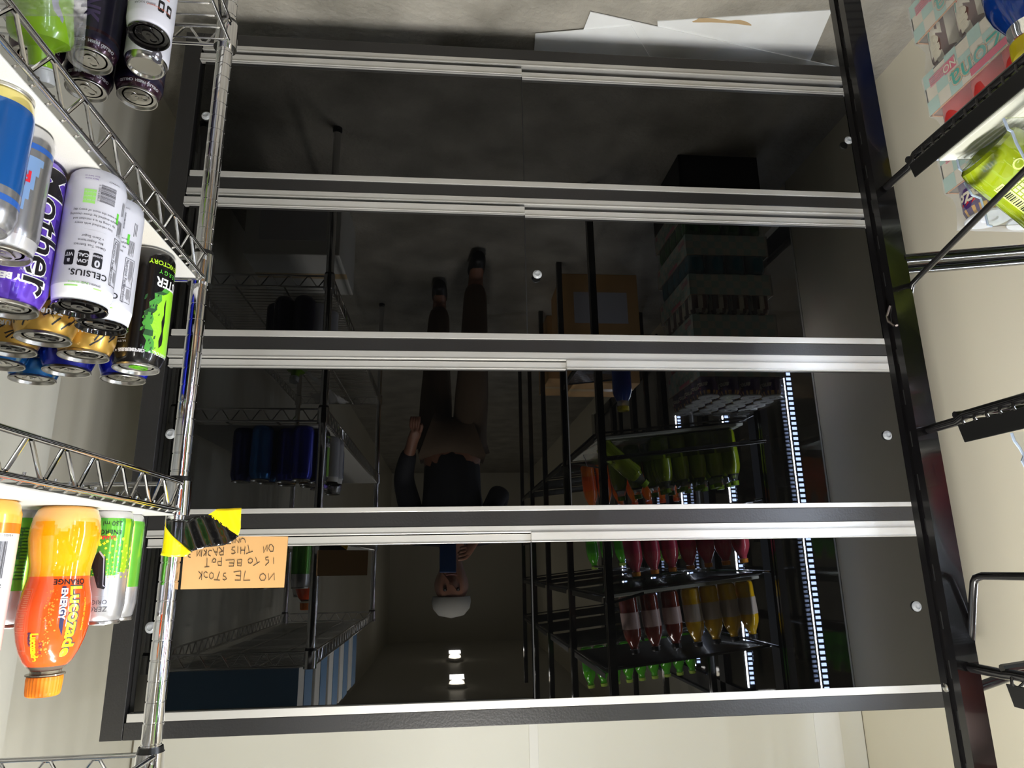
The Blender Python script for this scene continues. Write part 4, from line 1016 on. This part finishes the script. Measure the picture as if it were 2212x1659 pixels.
def pack(label, z0, col, kind):
    t = thing('bottle_pack', label, 'drinks pack', (SXX, SYY, H + z0), 0, 'shrink-wrapped drinks packs in the stack')
    # tray: four walls and a floor of printed board
    m = MB(); w = .0025
    m.box(-WX, 0, -WY, 0, 0, w, 0).box(-w, 0, -WY, 0, 0, TH, 0).box(-WX, -WX + w, -WY, 0, 0, TH, 0).box(-WX, 0, -w, 0, 0, TH, 0).box(-WX, 0, -WY, -WY + w, 0, TH, 0)
    m.box(-w - .0003, .0002, -WY, .0002, TH - .0005, TH + .0004, 1).box(-WX, 0, -w - .0003, .0002, TH - .0005, TH + .0004, 1)
    tray = m.build('tray', [CREAM, KRAFT], t)
    pm = MB(); mats = [PTEAL]
    n = 0
    for i in range(12):
        for j in range(3):
            if (i + j) % 2 == 0:
                y1 = -i * .0265; z_ = TH - (j + 1) * .026
                pm.add([(.0004, y1, z_), (.0004, y1 - .0265, z_), (.0004, y1 - .0265, z_ + .026), (.0004, y1, z_ + .026)], [(0, 1, 2, 3)])
                x1 = -i * .0265
                if x1 - .0265 > -WX - .001: pm.add([(x1, .0004, z_), (x1 - .0265, .0004, z_), (x1 - .0265, .0004, z_ + .026), (x1, .0004, z_ + .026)], [(0, 1, 2, 3)])
    pm.build('check_print', mats, tray)
    tm = MB(); mats = []
    for (m_, bo, xo) in ((DGREY, .0030, .0006), (CREAM, .0026, .0008), (TAN, .0016, .0010), (CREAM, .0009, .0012), (TEAL, .0002, .0014)):
        side_text(tm, 'AriZona', .054, -.150, .057, xo, m_, mats, bo, 1.0)
    mats += [PINKP]
    tm.add([(.0006, -.30, .010), (.0006, -.32, .010), (.0006, -.32, .028), (.0006, -.30, .028)], [(0, 1, 2, 3)], mats.index(PINKP))
    tm.build('logo_print', mats, tray)
    nm = MB(); mats = []
    side_text(nm, 'NO', .019, -.062, .0235, .0016, CREAM, mats, .0003)
    nb = MB().add([(.0012, -.049, .013), (.0012, -.076, .013), (.0012, -.076, .034), (.0012, -.049, .034)], [(0, 1, 2, 3)]); nb.build('pink_panel', PINKP, tray)
    nm.build('lettering', mats, tray)
    fm_ = MB(); 
    for k in range(5): fm_.box(.0008, .0012, -.048, -.014, .0135 + k * .0038, .0155 + k * .0038)
    fm_.build('small_print', PINKP, tray)
    MB().box(.0016, .0022, -.20, -.10, .064, .0765).build('pink_ribbon', PINKP, tray)
    nx, ny = 4, 5; rr = .0330; hh = .146
    B = mat('pack_' + kind, col, .25, coat=.4)
    first = None
    for i in range(nx):
        for j in range(ny):
            if 0 < i < nx - 1 and 0 < j < ny - 1 and kind != 'violet': continue
            cx = -.0375 - i * .0745; cy = -.0345 - j * .0660
            if first is None:
                if kind == 'violet':
                    CH1 = mat('amber_check', (222, 170, 80), .3)
                    bm_ = MB().lathe([(.029, .003), (rr, .010), (rr, .124), (rr - .003, .134), (rr - .0075, .139)], 36, mf=lambda p, z: (1 if (int((p + 4) * 4.2) + int(z * 200)) % 2 else 0) if z > .113 else 0)
                    bo = bm_.build('bottle', [B, CH1], t, True, loc=(cx, cy, 0))
                    MB().lathe([(rr - .006, .1385), (rr + .0005, .1392), (rr + .0022, .1415), (rr + .0010, .1440), (rr - .006, .1452), (.012, .1440), (.010, .1415), (.0001, .1410)], 36).build('clear_lid', mat('clear_disc_lid', (232, 234, 232), .12, trans=.55, ior=1.4), bo, True)
                    L = Label(rr); L.text('AriZona', .0235, pi / 2 - .02, .104, CREAM, bold=.0011, sx=1.0)
                    for k in range(3): L.poly([(1.1 + k * .35, .116), (1.35 + k * .35, .119), (1.2 + k * .35, .112)], REDP, .0005)
                    L.poly([(.95, .068), (1.1, .078), (1.45, .084), (1.25, .074)], ORP, .0005)
                    L.build('lettering', bo)
                elif kind == 'pattern':
                    PB = mat('salmon_check', (214, 136, 116), .4); PW = mat('cream_can_print', (214, 208, 190), .35); PD = mat('brown_can_print', (96, 62, 56), .4)
                    def mf(p, z):
                        a = (p + pi) % (2 * pi)
                        if 1.9 < a < 3.3: return (1 if (int(a * 6) + int(z * 70)) % 2 else 2)
                        return 3 if sin(z * 120 + p * 5) > .1 else 2
                    bo = MB().lathe([(.029, .003), (rr, .010), (rr, .128), (rr - .006, .142), (rr - .009, .145), (.0001, .144)], 36, mf=mf).build('bottle', [B, PB, PW, PD], t, True, loc=(cx, cy, 0))
                    L = Label(rr); L.text('AriZona', .030, pi / 2 - .1, .088, CREAM, vert=True, bold=.0018).text('AriZona', .030, pi / 2 - .1, .088, PW, vert=True, bold=.0008, lift=.0006)
                    for k, c_ in enumerate((YELP, TEAL, REDP, TEAL)): L.poly([(1.0 + k * .22, .02 + k * .014), (1.22 + k * .22, .052 + k * .014), (1.3 + k * .22, .05 + k * .014), (1.12 + k * .22, .018 + k * .014)], c_, .0008)
                    L.build('lettering', bo)
                else:
                    bo = MB().lathe([(.029, .003), (rr, .010), (rr, .128), (rr - .006, .142), (rr - .009, .145), (.0001, .144)], 36).build('bottle', B, t, True, loc=(cx, cy, 0))
                    L = Label(rr); L.barcode(.95, 1.45, .082, .128, BLACKP, WMAT) if False else None
                first = bo
            else:
                c = copy_tree(first, t); c.location = (cx, cy, 0)
    # film: a slightly waisted sleeve round the pack
    f = MB(); n = 60; ringz = (0, .02, .05, TH, TH + .012, .105, .13, hh, hh + .002); v = []
    R = random.Random(int(z0 * -1e4))
    for zi, zz in enumerate(ringz):
        ins = 0 if zz <= TH else (.008 if zz < .14 else .006)
        if zz == ringz[5]: ins = .011
        for k in range(n):
            u = k / n * 4; e = int(u); q = u - e
            cx, cy = [(lambda q: (0, -WY * q)), (lambda q: (-WX * q, -WY)), (lambda q: (-WX, -WY * (1 - q))), (lambda q: (-WX * (1 - q), 0))][e](q)
            mx_, my_ = -WX / 2, -WY / 2; s_ = 1 - ins * 2 / .38
            jx = R.uniform(-.0012, .0012); cx = mx_ + (cx - mx_) * (s_ + .010) + jx; cy = my_ + (cy - my_) * (s_ + .010) + jx
            v.append((cx, cy, zz + .0005))
    fs = [(a * n + k, a * n + (k + 1) % n, (a + 1) * n + (k + 1) % n, (a + 1) * n + k) for a in range(len(ringz) - 1) for k in range(n)]
    f.add(v, fs).build('shrink_wrap', WRAP, t, True)
    return t
z = -.672
pack('shrink-wrapped pack of violet bottles with clear disc lids, top of the stack', -.672, (74, 48, 104), 'violet')
pack('shrink-wrapped pack of red bottles in a teal checked tray, under the violet pack', -.672 - PH, (196, 52, 50), 'red')
pack('shrink-wrapped pack of checked salmon and cream cans, under the red pack', -.672 - 2 * PH, (150, 110, 100), 'pattern')
pack('shrink-wrapped pack of blue cans, fourth from the top of the stack', -.672 - 3 * PH, (40, 110, 130), 'teal_blue')
pack('shrink-wrapped pack of green cans at the bottom of the stack', -.672 - 4 * PH, (60, 120, 60), 'green')
t = thing('crate', 'black plastic crate under the stack of drinks packs', 'crate', (SXX, SYY, 0))
hc = H - .672 - 4 * PH
MB().box(-WX, 0, -WY, 0, hc - .02, hc - .001).box(-.01, 0, -WY, 0, 0, hc - .02).box(-WX, -WX + .01, -WY, 0, 0, hc - .02).box(-WX, 0, -.01, 0, 0, hc - .02).box(-WX, 0, -WY, -WY + .01, 0, hc - .02).build('crate_shell', mat('black_plastic', (22, 22, 24), .5), t)

# ------------------------------------------------------------------ things that only the black glass shows
def carton(label, x, y, z, w, d, h, m, group=None, lab=None):
    t = thing('carton', label, 'box', (x, y, z), 0, group)
    MB().box(-w / 2, w / 2, -d / 2, d / 2, 0, h).build('box_body', m, t, bevel=.003)
    MB().box(-w / 2 - .0004, w / 2 + .0004, -.025, .025, h - .0004, h + .0006).build('packing_tape', mat('buff_tape', (196, 170, 130), .3), t)
    if lab: MB().box(-w * .35, w * .35, d / 2 - .0002, d / 2 + .0008, h * .3, h * .8).build('shipping_label', WMAT, t)
    return t
BBX = mat('blue_carton', (96, 138, 180), .4); WBX = mat('white_carton', (215, 215, 212), .45)
for i in range(5):
    c = carton(('blue and white carton at the cabinet end of the top wire shelf', 'second blue and white carton on the top wire shelf', 'middle blue and white carton on the top wire shelf', 'fourth blue and white carton on the top wire shelf', 'last blue and white carton on the top wire shelf')[i], .60, .88 - i * .27, SH4 + .0062, .36, .21, .24, WBX, 'cartons on the top wire shelf')
    MB().box(-.1805, .1805, .1055, .107, 0, .24).build('blue_side', BBX, c) if i == 0 else None
    MB().box(-.182, -.1802, -.1, .02, 0.0, .24).build('blue_side', BBX, c)
carton('brown carton with a white label on the floor behind the rack post', -.78, -.30, 0, .40, .36, .34, CARD, None, True)
carton('brown carton stacked on the labelled one under the rack', -.80, -.32, .341, .34, .30, .24, CARD, None, True)
carton('brown carton on the floor deeper under the rack', -.80, -.95, 0, .42, .42, .40, CARD, None, True)
carton('white carton on the floor under the wire shelving', .60, .45, 0, .36, .40, .30, WBX, None, True)

# ------------------------------------------------------------------ THE PHOTOGRAPHER (seen only in the glass)
def skin(name, verts, edges, radii, m, parent=None, root=0, sub=2):
    me = bpy.data.meshes.new(name); me.from_pydata(verts, edges, []); me.materials.append(m)
    o = bpy.data.objects.new(name, me); COL.objects.link(o)
    if parent: o.parent = parent
    sk = o.modifiers.new('skin', 'SKIN'); sk.use_smooth_shade = True
    for i, r in enumerate(radii):
        d = me.skin_vertices[0].data[i]; d.radius = (r, r) if not isinstance(r, tuple) else r; d.use_root = (i == root)
    sb = o.modifiers.new('subsurf', 'SUBSURF'); sb.levels = sub; sb.render_levels = sub
    return o
SKIN = mat('skin', (150, 104, 82), .5, sss=.1); JK = mat('dark_jacket_cloth', (22, 24, 34), .8); TR = mat('brown_trouser_cloth', (92, 74, 56), .85); SHOE = mat('black_shoe', (14, 14, 14), .5); HAIRM = mat('pale_knit_cap', (170, 168, 162), .9)
V = []; E = []; RR = []
def nd(x, y, z, r, p=None):
    V.append((x, y, z)); RR.append(r)
    if p is not None: E.append((p, len(V) - 1))
    return len(V) - 1
pel = nd(-.02, -.24, .90, (.14, .11)); wai = nd(-.02, -.25, 1.04, (.125, .095), pel); che = nd(-.02, -.27, 1.22, (.15, .105), wai); nb_ = nd(-.02, -.27, 1.34, (.09, .07), che)
nk = nd(-.02, -.26, 1.41, .05, nb_); jw = nd(-.02, -.25, 1.475, (.060, .068), nk); hd = nd(-.02, -.255, 1.555, (.074, .090), jw); cr_ = nd(-.02, -.26, 1.63, (.060, .072), hd)
nose = nd(-.02, -.155, 1.535, .010, hd)
for s_ in (-1, 1):
    nd(-.02 + s_ * .083, -.265, 1.545, (.008, .016), hd)
    hip = nd(-.02 + s_ * .085, -.24, .86, .095, pel)
    ky = .02 if s_ < 0 else -.22
    kn = nd(-.03 + s_ * .09, ky - .02, .48, .058, hip); an = nd(-.04 + s_ * .09, (-.01 if s_ < 0 else -.36), .09, .038, kn)
    nd(-.045 + s_ * .095, (.13 if s_ < 0 else -.22), .035, .032, an)
    sh_ = nd(-.02 + s_ * .165, -.27, 1.31, .058, che)
    if s_ < 0:
        el = nd(-.26, -.20, 1.10, .042, sh_); wr = nd(-.125, -.070, 1.345, .027, el); pa = nd(-.098, -.050, 1.385, (.020, .034), wr)
        hb = (-.085, -.040, 1.415)
        for k, (dx, dz) in enumerate(((-.010, .022), (-.004, .014), (.002, .004), (.004, -.008))):
            a = nd(hb[0] + .004, hb[1] + .002, hb[2] + .012 - k * .016, .0095, pa); b = nd(hb[0] + .020, hb[1] + .014 - .004, hb[2] + .016 - k * .016, .0085, a); nd(hb[0] + .040 - k * .003, hb[1] + .012, hb[2] + .018 - k * .016, .0078, b)
        a = nd(-.085, -.062, 1.385, .011, pa); b = nd(-.062, -.066, 1.400, .0095, a); nd(-.045, -.064, 1.412, .0085, b)
    else:
        el = nd(.22, -.24, 1.04, .042, sh_); wr = nd(.17, -.08, .90, .027, el); pa = nd(.155, -.03, .86, (.018, .034), wr)
        for k in range(4):
            a = nd(.172 - k * .012, .005, .835 - k * .002, .009, pa); b = nd(.170 - k * .012, .020, .812, .008, a); nd(.166 - k * .011, .022, .790, .0075, b)
        a = nd(.130, -.015, .855, .010, pa); b = nd(.122, .008, .838, .009, a); nd(.124, .020, .824, .008, b)
per = skin('person', V, E, RR, SKIN)
tag(per, 'person in dark jacket, brown trousers and pale cap holding up a phone', 'person')
def sub_skin(name, m, pts, grow):
    vs = []; es = []; rs = []
    for ch in pts:
        prev = None
        for q in ch:
            if isinstance(q, int) and q < 0: prev = -q - 1; continue
            vs.append(q[0]); rs.append(q[1])
            if prev is not None: es.append((prev, len(vs) - 1))
            prev = len(vs) - 1
    return skin(name, vs, es, rs, m, per)
def g(i, f=1.16, dz=0): 
    r = RR[i]; r = (r[0] * f, r[1] * f) if isinstance(r, tuple) else r * f
    return ((V[i][0], V[i][1], V[i][2] + dz), r)
idx = {n: i for n, i in (('pel', pel), ('wai', wai), ('che', che), ('nb', nb_))}
shl = [i for i, v_ in enumerate(V) if abs(v_[2] - 1.31) < 1e-6]
def lerp(i, j, t_, f=1.2):
    a, b = V[i], V[j]; ra = RR[i] if not isinstance(RR[i], tuple) else RR[i][0]; rb = RR[j] if not isinstance(RR[j], tuple) else RR[j][0]
    return (tuple(a[k] * (1 - t_) + b[k] * t_ for k in range(3)), (ra * (1 - t_) + rb * t_) * f)
sR, sL = shl[0], shl[1]
sub_skin('jacket', JK, [[g(pel, 1.12, -.06), g(wai, 1.15), g(che, 1.12), g(nb_, 1.1)], [-3, g(sR, 1.2), g(sR + 1, 1.3), lerp(sR + 1, sR + 2, .8, 1.35)], [-3, g(sL, 1.2), g(sL + 1, 1.3), lerp(sL + 1, sL + 2, .85, 1.35)]], 1)
hips = [i for i, v_ in enumerate(V) if abs(v_[2] - .86) < 1e-6 and abs(v_[1] + .24) < 1e-6]
sub_skin('trousers', TR, [[g(pel, 1.03, -.01), g(hips[0], 1.1), g(hips[0] + 1, 1.25), lerp(hips[0] + 1, hips[0] + 2, .93, 1.45)], [-1, g(hips[1], 1.1), g(hips[1] + 1, 1.25), lerp(hips[1] + 1, hips[1] + 2, .93, 1.45)]], 1)
for hp in hips:
    a = V[hp + 2]; b = V[hp + 3]
    skin('shoe', [(a[0], a[1] - .03, .06), (a[0], a[1], .055), ((a[0] + b[0]) / 2, (a[1] + b[1]) / 2, .05), (b[0], b[1] + .02, .042)], [(0, 1), (1, 2), (2, 3)], [.042, .046, .044, .034], SHOE, per)
MB().lathe([(.088, 0), (.093, .02), (.086, .055), (.060, .085), (.0001, .098)], 32).build('knit_cap', HAIRM, per, True, loc=(-.02, -.262, 1.60))
for s_ in (-1, 1):
    MB().lathe([(.0001, .010), (.007, .007), (.010, 0), (.007, -.007), (.0001, -.010)], 16).build('eye', mat('eye_dark', (30, 22, 20), .2), per, True, loc=(-.02 + s_ * .030, -.175, 1.565))
MB().tube([(-.045, -.172, 1.500), (-.02, -.166, 1.498), (.005, -.172, 1.500)], .0045, 8).build('mouth', mat('lips', (120, 66, 60), .5), per, True)
# the phone, tilted with the view
ph = MB(); q_ = Vector((0, 0, H)) - _f * .016 - _r * .004
ph.obox(q_ - _u * .045 + _r * .0, _r * .037, _u * .080, _f * .0042)
o = ph.build('phone', mat('blue_phone_case', (24, 60, 110), .3), bevel=.003); tag(o, 'dark blue phone held up by the person', 'phone')
